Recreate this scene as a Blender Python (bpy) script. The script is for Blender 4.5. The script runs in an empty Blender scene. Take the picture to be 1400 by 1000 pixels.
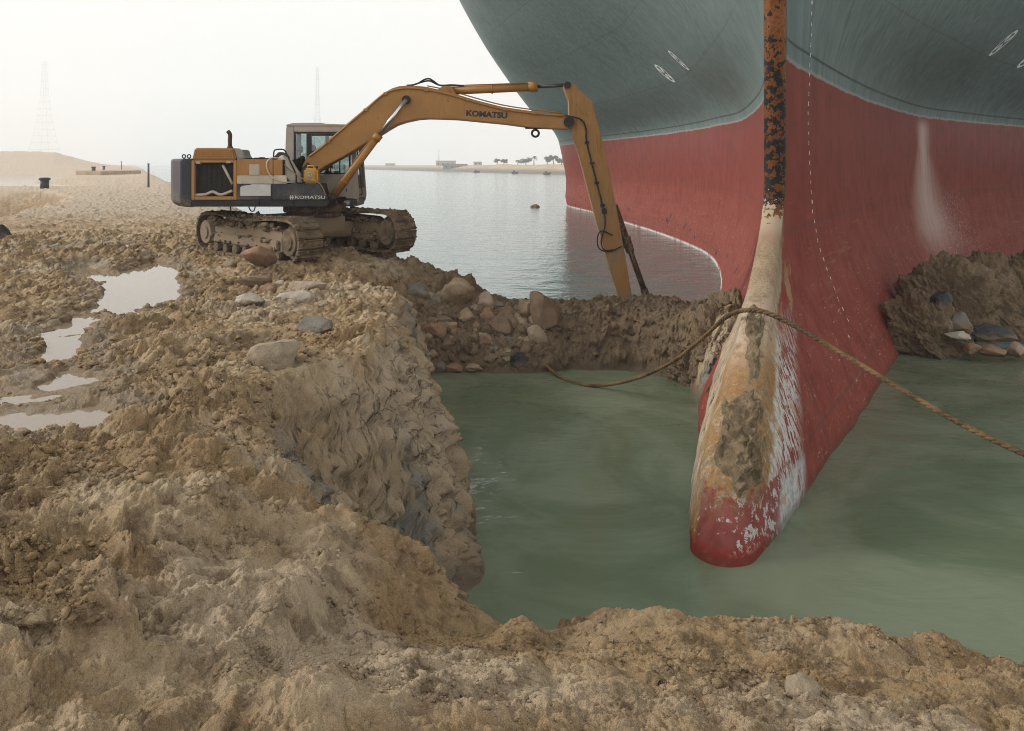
import bpy, bmesh, math, random
import numpy as np
from mathutils import Vector, Matrix, Euler

# ------------------------------------------------------------------ camera, sky, sun
SC = bpy.context.scene
COL = SC.collection
F_PX, HORIZON, EYE = 1089.0, 224.0, 4.5           # focal length in photo pixels, horizon row, eye height over the water
cam_d = bpy.data.cameras.new('camera')
cam = bpy.data.objects.new('camera', cam_d); COL.objects.link(cam)
cam.location = (0, 0, EYE); cam.rotation_euler = (math.radians(90), 0, 0)
cam_d.sensor_width = 36.0; cam_d.lens = 36.0 * F_PX / 1400.0
cam_d.shift_y = -(500.0 - HORIZON) / 1400.0
cam_d.clip_start = 0.1; cam_d.clip_end = 20000
SC.camera = cam

HAZE_D = 0.00075
SUN_EL, SUN_AZ = math.radians(25), math.radians(-82)   # azimuth from +Y, negative = towards the left
world = bpy.data.worlds.new('World'); SC.world = world; world.use_nodes = True
wn = world.node_tree; wn.nodes.clear()
sky = wn.nodes.new('ShaderNodeTexSky'); sky.sky_type = 'NISHITA'; sky.sun_disc = False
sky.sun_elevation = SUN_EL; sky.sun_rotation = SUN_AZ; sky.dust_density = 6.0; sky.air_density = 1.5
mixc = wn.nodes.new('ShaderNodeMix'); mixc.data_type = 'RGBA'; mixc.inputs[0].default_value = 0.96
mixc.inputs[7].default_value = (8.7, 8.8, 8.85, 1)      # dust-laden overcast: a nearly even warm white
wn.links.new(sky.outputs[0], mixc.inputs[6])
bg = wn.nodes.new('ShaderNodeBackground'); bg.inputs[1].default_value = 0.073
wo = wn.nodes.new('ShaderNodeOutputWorld')
wn.links.new(mixc.outputs[2], bg.inputs[0]); wn.links.new(bg.outputs[0], wo.inputs[0])

sun_d = bpy.data.lights.new('sun', 'SUN'); sun_d.energy = 2.5; sun_d.angle = math.radians(18); sun_d.color = (1, .97, .93)
sun = bpy.data.objects.new('sun', sun_d); COL.objects.link(sun)
sdir = Vector((math.sin(SUN_AZ) * math.cos(SUN_EL), math.cos(SUN_AZ) * math.cos(SUN_EL), math.sin(SUN_EL)))
sun.rotation_euler = sdir.to_track_quat('Z', 'Y').to_euler()
sun.location = sdir * 60

SC.view_settings.view_transform = 'Standard'; SC.view_settings.look = 'None'
SC.view_settings.exposure = 0.72; SC.view_settings.gamma = 1.0
SC.render.engine = 'CYCLES'
cy = SC.cycles
cy.use_denoising = True; cy.denoiser = 'OPENIMAGEDENOISE'; cy.denoising_input_passes = 'RGB_ALBEDO_NORMAL'; cy.denoising_prefilter = 'NONE'
cy.filter_width = 1.0
cy.max_bounces = 7; cy.diffuse_bounces = 3; cy.glossy_bounces = 3; cy.transmission_bounces = 4
cy.volume_bounces = 3; cy.transparent_max_bounces = 8

R = math.radians
rng = random.Random(7)

# ------------------------------------------------------------------ helpers
def pix(px, py, Y):
    """the point seen at photo pixel (px, py) at depth Y"""
    return Vector(((px - 700.0) / F_PX * Y, Y, EYE - (py - HORIZON) / F_PX * Y))

def tag(o, label=None, cat=None, group=None, kind=None):
    if label: o['label'] = label
    if cat: o['category'] = cat
    if group: o['group'] = group
    if kind: o['kind'] = kind
    return o

def empty(name, loc, label, cat, group=None, rz=0.0):
    o = bpy.data.objects.new(name, None); COL.objects.link(o)
    o.location = loc; o.rotation_euler = (0, 0, rz); o.empty_display_size = .3
    return tag(o, label, cat, group)

def link_mesh(name, me, mat, parent=None):
    o = bpy.data.objects.new(name, me); COL.objects.link(o)
    if mat is not None:
        me.materials.clear(); me.materials.append(mat)
    if parent is not None: o.parent = parent
    return o

def np_mesh(name, verts, faces, smooth=True):
    """verts (n,3), faces (m,3 or 4) numpy arrays"""
    me = bpy.data.meshes.new(name)
    verts = np.asarray(verts, dtype=np.float32); faces = np.asarray(faces, dtype=np.int32)
    k = faces.shape[1]; m = faces.shape[0]
    me.vertices.add(len(verts)); me.vertices.foreach_set('co', verts.ravel())
    me.loops.add(m * k); me.loops.foreach_set('vertex_index', faces.ravel())
    me.polygons.add(m)
    me.polygons.foreach_set('loop_start', np.arange(0, m * k, k, dtype=np.int32))
    me.polygons.foreach_set('loop_total', np.full(m, k, dtype=np.int32))
    if smooth: me.polygons.foreach_set('use_smooth', np.ones(m, dtype=bool))
    me.update(); me.validate()
    return me

def add_attr(me, name, vals):
    a = me.attributes.new(name, 'FLOAT', 'POINT')
    a.data.foreach_set('value', np.asarray(vals, dtype=np.float32))

class MB:
    """collects shapes into one bmesh (world coordinates), linked relative to an origin"""
    def __init__(self): self.bm = bmesh.new()
    def _merge(self, other, bevel=0.0, seg=2):
        if bevel > 0:
            bmesh.ops.bevel(other, geom=list(other.edges), offset=bevel, segments=seg, affect='EDGES', clamp_overlap=True)
        me = bpy.data.meshes.new('tmp'); other.to_mesh(me); other.free()
        self.bm.from_mesh(me); bpy.data.meshes.remove(me)
        return self
    def box(self, lo, hi, bevel=0.0, M=None):
        b = bmesh.new(); bmesh.ops.create_cube(b, size=1)
        lo, hi = Vector(lo), Vector(hi); c = (lo + hi) / 2; d = hi - lo
        for v in b.verts: v.co = Vector((v.co.x * d.x, v.co.y * d.y, v.co.z * d.z)) + c
        if bevel > 0:
            bmesh.ops.bevel(b, geom=list(b.edges), offset=bevel, segments=2, affect='EDGES', clamp_overlap=True)
        if M is not None: b.transform(M)
        return self._merge(b)
    def prism(self, pts, vec, bevel=0.0, M=None):
        """closed outline of 3-D points pushed along vec"""
        b = bmesh.new()
        f0 = [b.verts.new(p) for p in pts]; f1 = [b.verts.new(Vector(p) + Vector(vec)) for p in pts]
        n = len(pts)
        b.faces.new(f0); b.faces.new(f1[::-1])
        for i in range(n): b.faces.new((f0[i], f1[i], f1[(i + 1) % n], f0[(i + 1) % n]))
        bmesh.ops.recalc_face_normals(b, faces=b.faces)
        if bevel > 0:
            es = [e for e in b.edges if len(e.link_faces) == 2 and e.calc_face_angle(0) > .35]
            bmesh.ops.bevel(b, geom=es, offset=bevel, segments=2, affect='EDGES', clamp_overlap=True)
        if M is not None: b.transform(M)
        return self._merge(b)
    def cyl(self, a, c, r, r2=None, n=20, M=None):
        a, c = Vector(a), Vector(c); d = c - a
        b = bmesh.new()
        bmesh.ops.create_cone(b, cap_ends=True, segments=n, radius1=r, radius2=r if r2 is None else r2, depth=d.length)
        for f in b.faces: f.smooth = len(f.verts) == 4
        q = d.to_track_quat('Z', 'Y').to_matrix().to_4x4()
        b.transform(Matrix.Translation((a + c) / 2) @ q)
        if M is not None: b.transform(M)
        return self._merge(b)
    def tube(self, pts, r, n=8, M=None, cap=True):
        pts = [Vector(p) for p in pts]
        rs = r if isinstance(r, (list, tuple)) else [r] * len(pts)
        b = bmesh.new(); rings = []; up = Vector((0.13, 0.21, .97))
        for i, p in enumerate(pts):
            t = (pts[min(i + 1, len(pts) - 1)] - pts[max(i - 1, 0)]).normalized()
            x = up - t * up.dot(t)
            if x.length < 1e-3: x = t.orthogonal()
            x.normalize(); y = t.cross(x); up = x
            rings.append([b.verts.new(p + (x * math.cos(2 * math.pi * k / n) + y * math.sin(2 * math.pi * k / n)) * rs[i]) for k in range(n)])
        for i in range(len(rings) - 1):
            for k in range(n):
                f = b.faces.new((rings[i][k], rings[i][(k + 1) % n], rings[i + 1][(k + 1) % n], rings[i + 1][k])); f.smooth = True
        if cap:
            b.faces.new(rings[0][::-1]); b.faces.new(rings[-1])
        if M is not None: b.transform(M)
        return self._merge(b)
    def torus(self, c, axis, R_, r, n=24, m=8):
        c = Vector(c); ax = Vector(axis).normalized(); u = ax.orthogonal().normalized(); v = ax.cross(u)
        pts = [c + (u * math.cos(2 * math.pi * k / n) + v * math.sin(2 * math.pi * k / n)) * R_ for k in range(n + 1)]
        return self.tube(pts, r, m, cap=False)
    def build(self, name, mat, parent=None, origin=(0, 0, 0)):
        me = bpy.data.meshes.new(name)
        bmesh.ops.recalc_face_normals(self.bm, faces=self.bm.faces)
        self.bm.to_mesh(me); self.bm.free()
        me.transform(Matrix.Translation(-Vector(origin)))
        return link_mesh(name, me, mat, parent)

def text_mesh(s, size, extrude=0.002, bold=0.0, align='CENTER', xscale=1.0):
    cu = bpy.data.curves.new('lettering', 'FONT'); cu.body = s; cu.size = size; cu.extrude = extrude
    cu.offset = bold; cu.align_x = align; cu.align_y = 'CENTER'; cu.resolution_u = 3
    o = bpy.data.objects.new('lettering', cu); COL.objects.link(o)
    bpy.context.view_layer.update()
    dg = bpy.context.evaluated_depsgraph_get()
    me = bpy.data.meshes.new_from_object(o.evaluated_get(dg))
    bpy.data.objects.remove(o); bpy.data.curves.remove(cu)
    for v in me.vertices: v.co.x *= xscale
    return me

# ------------------------------------------------------------------ numpy noise
def _h(ix, iy, seed):
    h = (ix.astype(np.int64) * 374761393 + iy.astype(np.int64) * 668265263 + seed * 1442695041) & 0xFFFFFFFF
    h = ((h ^ (h >> 13)) * 1274126177) & 0xFFFFFFFF
    h = ((h ^ (h >> 16)) * 2246822519) & 0xFFFFFFFF
    return (h ^ (h >> 15)) & 0xFFFFFFFF
def _u(ix, iy, seed): return _h(ix, iy, seed).astype(np.float64) / 4294967296.0

def perlin(x, y, seed=0):
    x0 = np.floor(x); y0 = np.floor(y); fx = x - x0; fy = y - y0
    u = fx * fx * fx * (fx * (fx * 6 - 15) + 10); v = fy * fy * fy * (fy * (fy * 6 - 15) + 10)
    def g(dx, dy):
        a = _u(x0 + dx, y0 + dy, seed) * 6.2831853
        return np.cos(a) * (fx - dx) + np.sin(a) * (fy - dy)
    a = g(0, 0); b = g(1, 0); c = g(0, 1); d = g(1, 1)
    return 1.41 * ((a + u * (b - a)) * (1 - v) + (c + u * (d - c)) * v)

def fbm(x, y, seed=0, octv=4, gain=.5):
    s = 0; a = 1.0; t = 0
    for i in range(octv):
        s = s + a * perlin(x * 2.03 ** i + 17.3 * i, y * 2.03 ** i - 9.1 * i, seed + i); t += a; a *= gain
    return s / t

def lumps(x, y, seed=0, fill=.75):
    """embedded boulders: height in 0..1 of rounded bumps of random size, one per unit cell"""
    x0 = np.floor(x); y0 = np.floor(y); out = np.zeros_like(x)
    for dx in (-1, 0, 1):
        for dy in (-1, 0, 1):
            cx = x0 + dx; cy = y0 + dy
            h = _h(cx, cy, seed)
            jx = (h & 1023) / 1023.0; jy = ((h >> 10) & 1023) / 1023.0; sz = ((h >> 20) & 1023) / 1023.0
            r = .25 + .6 * sz * sz
            ax = (x - cx - jx); ay = (y - cy - jy)
            sq = .75 + .5 * (((h >> 5) & 255) / 255.0)
            d2 = (ax * ax * sq + ay * ay / sq) / (r * r)
            b = np.sqrt(np.maximum(0, 1 - d2)) * r
            b = np.where(sz > 1 - fill, b, 0)
            out = np.maximum(out, b)
    return out

def sstep(a, b, x):
    t = np.clip((x - a) / (b - a), 0, 1); return t * t * (3 - 2 * t)

def poly_sd(x, y, poly):
    """signed distance to a closed polygon, positive inside"""
    best = np.full(x.shape, 1e18); inside = np.zeros(x.shape, dtype=bool)
    n = len(poly)
    for i in range(n):
        ax, ay = poly[i]; bx, by = poly[(i + 1) % n]
        ex, ey = bx - ax, by - ay
        t = np.clip(((x - ax) * ex + (y - ay) * ey) / (ex * ex + ey * ey), 0, 1)
        d = (x - ax - t * ex) ** 2 + (y - ay - t * ey) ** 2
        best = np.minimum(best, d)
        c = ((ay > y) != (by > y))
        if ey != 0:
            inside ^= c & (x < ex * (y - ay) / ey + ax)
    return np.where(inside, 1, -1) * np.sqrt(best)

def line_d(x, y, line):
    best = np.full(x.shape, 1e18)
    for i in range(len(line) - 1):
        ax, ay = line[i]; bx, by = line[i + 1]; ex, ey = bx - ax, by - ay
        t = np.clip(((x - ax) * ex + (y - ay) * ey) / (ex * ex + ey * ey), 0, 1)
        best = np.minimum(best, (x - ax - t * ex) ** 2 + (y - ay - t * ey) ** 2)
    return np.sqrt(best)

# ------------------------------------------------------------------ node materials
class NT:
    def __init__(self, name):
        self.m = bpy.data.materials.new(name); self.m.use_nodes = True
        self.t = self.m.node_tree; self.t.nodes.clear()
        self.out = self.t.nodes.new('ShaderNodeOutputMaterial')
    def n(self, kind, **kw):
        nd = self.t.nodes.new(kind)
        for k, v in kw.items(): setattr(nd, k, v)
        return nd
    def put(self, sock, v):
        if isinstance(v, bpy.types.NodeSocket): self.t.links.new(v, sock)
        elif isinstance(v, (tuple, list)) and len(v) == 3 and sock.type == 'RGBA': sock.default_value = (*v, 1)
        else: sock.default_value = v
    def obj(self): return self.n('ShaderNodeTexCoord').outputs['Object']
    def geo_pos(self): return self.n('ShaderNodeNewGeometry').outputs['Position']
    def attr(self, name): return self.n('ShaderNodeAttribute', attribute_name=name).outputs['Fac']
    def sep(self, v):
        s = self.n('ShaderNodeSeparateXYZ'); self.put(s.inputs[0], v); return s.outputs
    def comb(self, x, y, z):
        s = self.n('ShaderNodeCombineXYZ')
        for i, v in enumerate((x, y, z)): self.put(s.inputs[i], v)
        return s.outputs[0]
    def scale(self, v, sc):
        s = self.n('ShaderNodeMapping'); self.put(s.inputs[0], v); s.inputs['Scale'].default_value = sc; return s.outputs[0]
    def noise(self, v, scale, detail=4, rough=.55, dist=0.0):
        s = self.n('ShaderNodeTexNoise'); self.put(s.inputs['Vector'], v)
        s.inputs['Scale'].default_value = scale; s.inputs['Detail'].default_value = detail
        s.inputs['Roughness'].default_value = rough; s.inputs['Distortion'].default_value = dist
        return s.outputs['Fac']
    def vor(self, v, scale, feature='F1'):
        s = self.n('ShaderNodeTexVoronoi', feature=feature); self.put(s.inputs['Vector'], v); s.inputs['Scale'].default_value = scale
        return s.outputs[0]
    def math(self, op, a, b=0.0, clamp=False):
        s = self.n('ShaderNodeMath', operation=op, use_clamp=clamp); self.put(s.inputs[0], a); self.put(s.inputs[1], b); return s.outputs[0]
    def mul(self, a, b): return self.math('MULTIPLY', a, b)
    def add(self, a, b): return self.math('ADD', a, b)
    def sub(self, a, b): return self.math('SUBTRACT', a, b)
    def rng(self, v, a, b, c=0.0, d=1.0):
        s = self.n('ShaderNodeMapRange', interpolation_type='SMOOTHSTEP'); self.put(s.inputs[0], v)
        for i, q in enumerate((a, b, c, d)): s.inputs[i + 1].default_value = q
        return s.outputs[0]
    def mix(self, f, a, b):
        s = self.n('ShaderNodeMix', data_type='RGBA'); self.put(s.inputs[0], f); self.put(s.inputs[6], a); self.put(s.inputs[7], b); return s.outputs[2]
    def bump(self, h, strength=.5, dist=.02, normal=None):
        s = self.n('ShaderNodeBump'); self.put(s.inputs['Height'], h)
        s.inputs['Strength'].default_value = strength; s.inputs['Distance'].default_value = dist
        if normal is not None: self.put(s.inputs['Normal'], normal)
        return s.outputs[0]
    def principled(self, color, rough=.7, metal=0.0, normal=None, spec=.5, **kw):
        s = self.n('ShaderNodeBsdfPrincipled')
        self.put(s.inputs['Base Color'], color); self.put(s.inputs['Roughness'], rough); self.put(s.inputs['Metallic'], metal)
        self.put(s.inputs['Specular IOR Level'], spec)
        if normal is not None: self.put(s.inputs['Normal'], normal)
        for k, v in kw.items(): self.put(s.inputs[k], v)
        self.t.links.new(s.outputs[0], self.out.inputs[0]); return self.m

def weathered(name, base, dirt=(.16, .11, .065), amount=.5, rough=.55, scale=3.0, rust=None, metal=0.0, bump=.15):
    """painted or bare metal with mud film, grime streaks, rust chips"""
    t = NT(name); p = t.geo_pos()
    n1 = t.noise(p, scale, 6, .65); n2 = t.noise(t.scale(p, (9, 9, .9)), 1.6, 4, .6); n3 = t.noise(p, 26, 4, .7)
    col = t.mix(t.rng(n1, .3, .75), tuple(c * .82 for c in base), tuple(min(1, c * 1.1) for c in base))
    f = t.mul(t.rng(t.add(t.mul(n1, .5), t.mul(n2, .5)), .62 - .25 * amount, .82 - .2 * amount), .25 + .6 * amount)
    col = t.mix(f, col, dirt)
    zz = t.sep(p)[2]; spl = t.mul(t.rng(zz, 4.1, 3.35), t.rng(t.add(t.mul(n3, .5), t.mul(n1, .5)), .46, .56))
    col = t.mix(t.mul(spl, .75), col, (.215, .155, .095))
    if rust is not None:
        col = t.mix(t.rng(t.add(t.mul(n3, .6), t.mul(n1, .4)), .60, .66), col, rust)
    rr = t.add(t.mul(f, .35), rough)
    return t.principled(col, t.math('MINIMUM', rr, .95), metal, t.bump(t.add(n3, n1), bump, .01))

def plain(name, base, rough=.6, metal=0.0, var=.15, scale=6.0, bump=.0):
    t = NT(name); p = t.geo_pos(); n1 = t.noise(p, scale, 5, .6)
    col = t.mix(t.rng(n1, .3, .7), tuple(c * (1 - var) for c in base), tuple(min(1, c * (1 + var)) for c in base))
    return t.principled(col, rough, metal, t.bump(n1, bump, .01) if bump else None)

# ------------------------------------------------------------------ terrain of the near bank
LAND = [(-900, 1900), (-400, 850), (-61, 144), (-30, 79), (-12, 41), (-4.6, 25.5), (-2.6, 22.6), (-1.2, 21.0), (1, 20.5), (3, 20.4), (5, 20.4), (6.6, 20.9),
        (6.6, 19.5), (6.0, 17.4), (5.0, 15.4), (4.2, 14.55), (3.75, 14.75), (3.5, 15.6), (3.4, 16.6), (2.6, 17.2), (1.4, 17.35), (.3, 17.2), (-.8, 17.1), (-1.7, 16.9),
        (-1.85, 16.2), (-1.45, 14.6), (-1.25, 13.2), (-1.1, 12.2), (-1.06, 11.4), (-.62, 10.4), (-.42, 9.3), (-.42, 8.6), (-.62, 8.0), (-.80, 7.2), (-.78, 6.5), (-.35, 6.05), (.4, 5.95), (1.2, 5.95), (2.2, 5.8),
        (3.2, 5.55), (4.5, 5.3), (6.5, 5.2), (9, 5.4), (16, 5.0), (30, 3), (30, -30), (-900, -30)]
CTRL = np.array([  # x, y, top height, slope width
    (-1.6, 2.2, 2.60, 1.1), (-1.2, 3.5, 2.46, 1.2), (-1.25, 4.5, 2.32, 1.3), (-1.7, 5.2, 2.42, 1.3), (-2.6, 3.0, 2.70, 1.2), (-3.6, 4.4, 2.62, 1.2), (-2.0, 4.8, 2.62, 1.5), (-1.9, 6.2, 2.5, 1.3), (-2.9, 6.4, 2.52, 1.7), (-2.3, 7.7, 2.45, 1.55), (-4.0, 6.6, 2.44, 1.3),
    (-6.0, 9.0, 2.38, 1.3), (-2.2, 9.6, 2.42, 1.05), (-2.2, 12.0, 2.2, .85), (-2.6, 14.2, 2.15, .8), (-4.2, 13.5, 2.22, 1.3), (-7, 14, 2.24, 1.5), (-3.2, 16.2, 2.15, 1.8), (-5, 17.5, 2.3, 2),
    (-5, 20.0, 2.33, 2.0), (-7, 22, 2.3, 2.0), (-2.4, 19.2, 2.2, 2.6), (-1.4, 19.0, 1.85, 2.2), (-.6, 18.9, 1.35, 1.8), (.2, 18.8, 1.1, 1.5), (1.2, 18.7, 1.12, 1.35), (2.4, 18.7, 1.25, 1.2),
    (3.4, 18.7, 1.25, 1.1), (4.5, 18.7, 1.08, 1.2), (5.4, 18.6, 1.2, 1.2), (4.6, 16.6, 1.5, .8), (5.1, 17.8, 1.5, .8), (-10, 18, 2.35, 2), (-10, 28, 2.3, 2.5), (-22, 36, 2.25, 3), (-34, 70, 2.3, 4), (-60, 130, 2.4, 5), (-100, 220, 2.6, 6)])
RIGHT_STEP = [(-1.75, 1.2), (-1.3, 2.5), (-1.14, 3.1), (-.98, 3.7), (-.78, 4.3), (-.62, 5.0), (-.7, 5.8), (-.9, 6.6)]
PUDDLES = [  # polygon in photo pixels, water height
    ([(108, 437), (165, 432), (235, 412), (242, 392), (238, 368), (212, 358), (188, 366), (160, 378), (110, 366), (92, 372), (140, 386), (152, 396), (140, 412)], 2.19),
    ([(-60, 588), (70, 589), (146, 584), (149, 572), (120, 563), (30, 561), (-60, 566)], 2.40),
    ([(20, 552), (60, 552), (90, 545), (84, 536), (55, 537), (30, 545)], 2.385),
    ([(66, 500), (86, 499), (102, 470), (92, 458), (72, 462)], 2.34),
    ([(95, 540), (125, 533), (126, 520), (100, 524)], 2.36),
    ([(78, 536), (100, 530), (96, 512), (80, 508)], 2.365),
    ([(84, 462), (110, 455), (125, 440), (100, 436), (84, 446)], 2.29),
    ([(40, 344), (80, 346), (86, 340), (44, 338)], 2.2),
    ([(120, 339), (170, 341), (176, 334), (126, 333)], 2.22),
    ([(330, 482), (350, 480), (352, 486), (335, 489)], 2.24)]
def at_height(px, py, z):
    Y = F_PX * (EYE - z) / (py - HORIZON); return ((px - 700) / F_PX * Y, Y)
PUDDLE_XY = [([at_height(a, b, z) for a, b in poly], z) for poly, z in PUDDLES]
TRENCH = [(-19.5, 31), (-24, 41), (-31, 57), (-36.5, 63), (-60, 66), (-90, 66), (-90, 31)]
LAGOON = [(-42, 78), (-54, 100), (-76, 140), (-112, 205), (-140, 215), (-220, 190), (-180, 78)]

def terrain(x, y, fine=True):
    near = y < 40
    px = x + .22 * perlin(x * .9, y * .9, 11) + np.where(near, .07 * perlin(x * 2.2, y * 2.2, 12) + .012 * perlin(x * 7, y * 7, 13), 0)
    py = y + .22 * perlin(x * .9, y * .9, 21) + np.where(near, .07 * perlin(x * 2.2, y * 2.2, 22) + .012 * perlin(x * 7, y * 7, 23), 0)
    sd = poly_sd(px, py, LAND)
    # inverse-distance heights
    num = 0; wid = 0; den = 0
    for cx, cy, h, w in CTRL:
        k = 1.0 / ((x - cx) ** 2 + (y - cy) ** 2 + .05) ** 1.8
        num = num + k * h; wid = wid + k * w; den = den + k
    T = num / den; W = wid / den
    # lower track cut on the right of the foreground
    ld = line_d(px, py, RIGHT_STEP)
    lx = np.interp(py, [p[1] for p in RIGHT_STEP], [p[0] for p in RIGHT_STEP])
    sgn = np.where(px > lx, 1, -1) * ld
    soft = .07 + .55 * sstep(3.8, 4.9, y)
    mr = sstep(-soft, soft, sgn) * sstep(6.6, 5.2, y)
    Tr = 2.44 - .13 * np.clip(x + 1.2, 0, 4) - .29 * np.clip(y - 3.2, 0, 3) + .04 * perlin(x * .7, y * .7, 31) - .22 * np.exp(-((x + .1) / .75) ** 2) * sstep(3.7, 4.9, y)
    T = T * (1 - mr) + Tr * mr; W = W * (1 - mr) + np.where(x < .3, .95, .8) * mr
    # far things: trench, lagoon, hills
    far = y > 25
    trench = np.zeros_like(x); lag = np.zeros_like(x); hill = np.zeros_like(x)
    if far.any():
        xf, yf = x[far], y[far]
        wx = xf + 1.2 * perlin(xf * .2, yf * .2, 41); wy = yf + .5 * perlin(xf * .2, yf * .2, 42)
        td = poly_sd(wx, wy, TRENCH); trench[far] = sstep(0, 2.0, td)
        lg = poly_sd(xf + 5 * perlin(xf * .05, yf * .05, 43), yf + 3 * perlin(xf * .07, yf * .07, 44), LAGOON); lag[far] = sstep(0, 5, lg)
        hu = np.interp(xf / yf, [-1.4, -.66, -.61, -.575, -.54, -.51, -.475], [8.5, 7.2, 6.6, 6.4, 3.6, 1.6, 0])
        hill[far] = hu * sstep(205, 330, yf) * sstep(1500, 700, yf) * (1 + .28 * fbm(xf * .03, yf * .03, 45, 4))
    T = T - 2.0 * trench - .75 * lag + hill
    t = np.clip(sd / W, 0, 1)
    conc = sstep(9.3, 8.4, y) * sstep(4.6, 5.2, y) * sstep(.9, .2, x)
    cliff = sstep(5.0, 6.0, y) * sstep(10.6, 9.2, y) * sstep(.4, -.3, x)
    h = np.where(sd > 0, T * ((1 - conc) * (1 - (1 - t) ** (2.0 - .7 * cliff)) + conc * (.35 * t + .65 * sstep(.30, 1.0, t))), np.maximum(-1.6, sd * .8))
    land = sstep(-.1, .35, sd)
    slope = np.where(sd > 0, sstep(1.06, .72, t), 0) * sstep(-.05, .1, sd)      # 1 on the cut faces
    # roughness of the mud
    plateau = mr * sstep(.15, .5, sgn)
    smooth_patch = np.exp(-(((x + .72) / .55) ** 2 + ((y - 5.35) / .45) ** 2))
    lane = np.exp(-((x + 2.6 + .12 * (y - 8)) / .55) ** 2) * sstep(7, 8, y) * sstep(14, 12, y)
    broken = sstep(-.25, .35, perlin(x * .55 + 3, y * .55, 51) + .35 * perlin(x * 1.7, y * 1.7, 52) + .25)
    rough = (.45 + .55 * broken) * (1 - .52 * plateau) * (1 - .8 * smooth_patch) * (1 - .6 * lane) * (1 - .45 * slope * (y < 15.5))
    ridge = np.exp(-(sgn - .0) ** 2 / .03) * mr
    # the right shore ridge of lumps and the spoil piles
    pile = .13 * np.exp(-((y - 5.05 + .05 * x) / .30) ** 2) * sstep(-.2, .6, x) * (.55 + .6 * perlin(x * 1.1, 3.3 + 0 * y, 53))
    pile = pile + .16 * np.exp(-(((x - .03) / .18) ** 2 + ((y - 4.55) / .2) ** 2)) + .12 * np.exp(-(((x + .75) / .22) ** 2 + ((y - 3.05) / .15) ** 2))
    h = h + pile * land
    pud = np.zeros_like(x); pudz = np.zeros_like(x)
    for poly, z in PUDDLE_XY:
        pd = poly_sd(x + .17 * perlin(x * 2.3, y * 2.3, 61) + .05 * perlin(x * 6, y * 6, 62), y + .24 * perlin(x * 2.3, y * 2.3, 63) + .10 * perlin(x * 6, y * 6, 64), poly)
        m = sstep(-.6, -.15, pd)
        inn = sstep(-.2, .0, pd)
        h = h * (1 - m) + (z + .05) * m - .11 * inn
        pud = np.maximum(pud, m); pudz = np.maximum(pudz, inn)
    rough = rough * (1 - .75 * pud)
    amp = rough * land
    d = .05 * fbm(x * 1.1, y * 1.1, 71, 3)
    def billow(a, b, f, seed, octv, gain=.6):
        s = 0; am = 1.0; tot = 0
        for i in range(octv):
            s = s + am * (np.abs(perlin(a * f, b * f, seed + i)) - .28); tot += am; am *= gain; f *= 2.07; a, b = a * .8 + b * .6, b * .8 - a * .6
        return s / tot
    if fine:
        d = d + amp * .05 * (lumps(x * 2.1 + .5 * perlin(x * 3, y * 3, 72), y * 2.1 + .4 * perlin(x * 4, y * 4, 172), 73, .4) - .1)
        b2 = sstep(-.1, .4, perlin(x * 1.3, y * 1.3, 74) + .3 * rough)
        wx = x + .06 * perlin(x * 11, y * 11, 75); wy = y + .06 * perlin(x * 11, y * 11, 76)
        d = d + amp * (.2 + .8 * b2) * .125 * lumps(wx * 5.2, wy * 5.2, 77, .6)
        wx = x + .025 * perlin(x * 24, y * 24, 78); wy = y + .025 * perlin(x * 24, y * 24, 79)
        nr = y < 26
        e = np.zeros_like(x)
        bx = x + .05 * perlin(x * 6, y * 6, 97); by = y + .05 * perlin(x * 6, y * 6, 98)
        d[nr] += (amp + .30 * land * (1 - .5 * rough) * (1 - .6 * plateau))[nr] * (.27 * billow(bx[nr], by[nr], 2.6, 110, 6, .54))
        xn, yn = wx[nr], wy[nr]
        b3 = sstep(-.2, .3, perlin(xn * 2.9, yn * 2.9, 80) + .35 * rough[nr])
        e[nr] = (.25 + .75 * b3) * .062 * lumps(xn * 11, yn * 11, 81, .7) + .020 * fbm(xn * 9, yn * 9, 82, 3)
        e[nr] += .028 * lumps(xn * 23 + .3 * perlin(xn * 40, yn * 40, 183), yn * 23, 83, .75) * (.35 + .65 * b3)
        v = y < 8
        xv, yv = x[v], y[v]
        e[v] += (.35 + .65 * b3[v[nr]]) * (.013 * lumps(xv * 48, yv * 48, 84, .75) + .005 * lumps(xv * 95, yv * 95, 184, .8)) + .005 * perlin(xv * 60, yv * 60, 85)
        d = d + (amp + (.26 - .12 * plateau) * land * (1 - amp)) * e
        # scraped streaks left by machine tracks
        d = d + land * plateau * (.022 * perlin(x * 1.6 + y * 1.2, y * 10 - x * 3, 86) + .012 * perlin(x * 4 + y * 2, y * 24 - x * 6, 87))
        d = d + land * lane * .02 * perlin(x * 3, y * 9, 88)
        # gullies and cracks of the cut clay faces
        nc = slope * (y < 16)
        d = d + nc * (.10 * perlin(x * 1.5, y * 2.2, 90) - .09 * np.abs(perlin(x * 1.6, y * 3.4, 91)) + .05 * perlin(x * 5, y * 7, 92) + .02 * lumps(x * 9, y * 14, 93, .5))
    rp = np.exp(-((x + 1.25) / .6) ** 2 - ((y - 5.9) / .9) ** 2) * land
    d = d - rp * (.16 + .16 * np.abs(perlin(x * 1.9, y * 1.9, 131)) + .10 * np.abs(perlin(x * 4.3, y * 4.3, 132)) - .10 * lumps(x * 3.1, y * 3.1, 133, .5))
    h = h + d * land * (1 - .72 * pudz)
    wet = np.clip(sstep(.34, .02, h) * sstep(-.5, 0, h), 0, 1)
    wet = np.maximum(wet, .8 * pud * (1 - sstep(.5, 1, pud)) + .55 * pud)
    dark = sstep(15.5, 17.5, y) * sstep(-3.6, -1.6, x) * sstep(26, 22, y)
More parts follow.
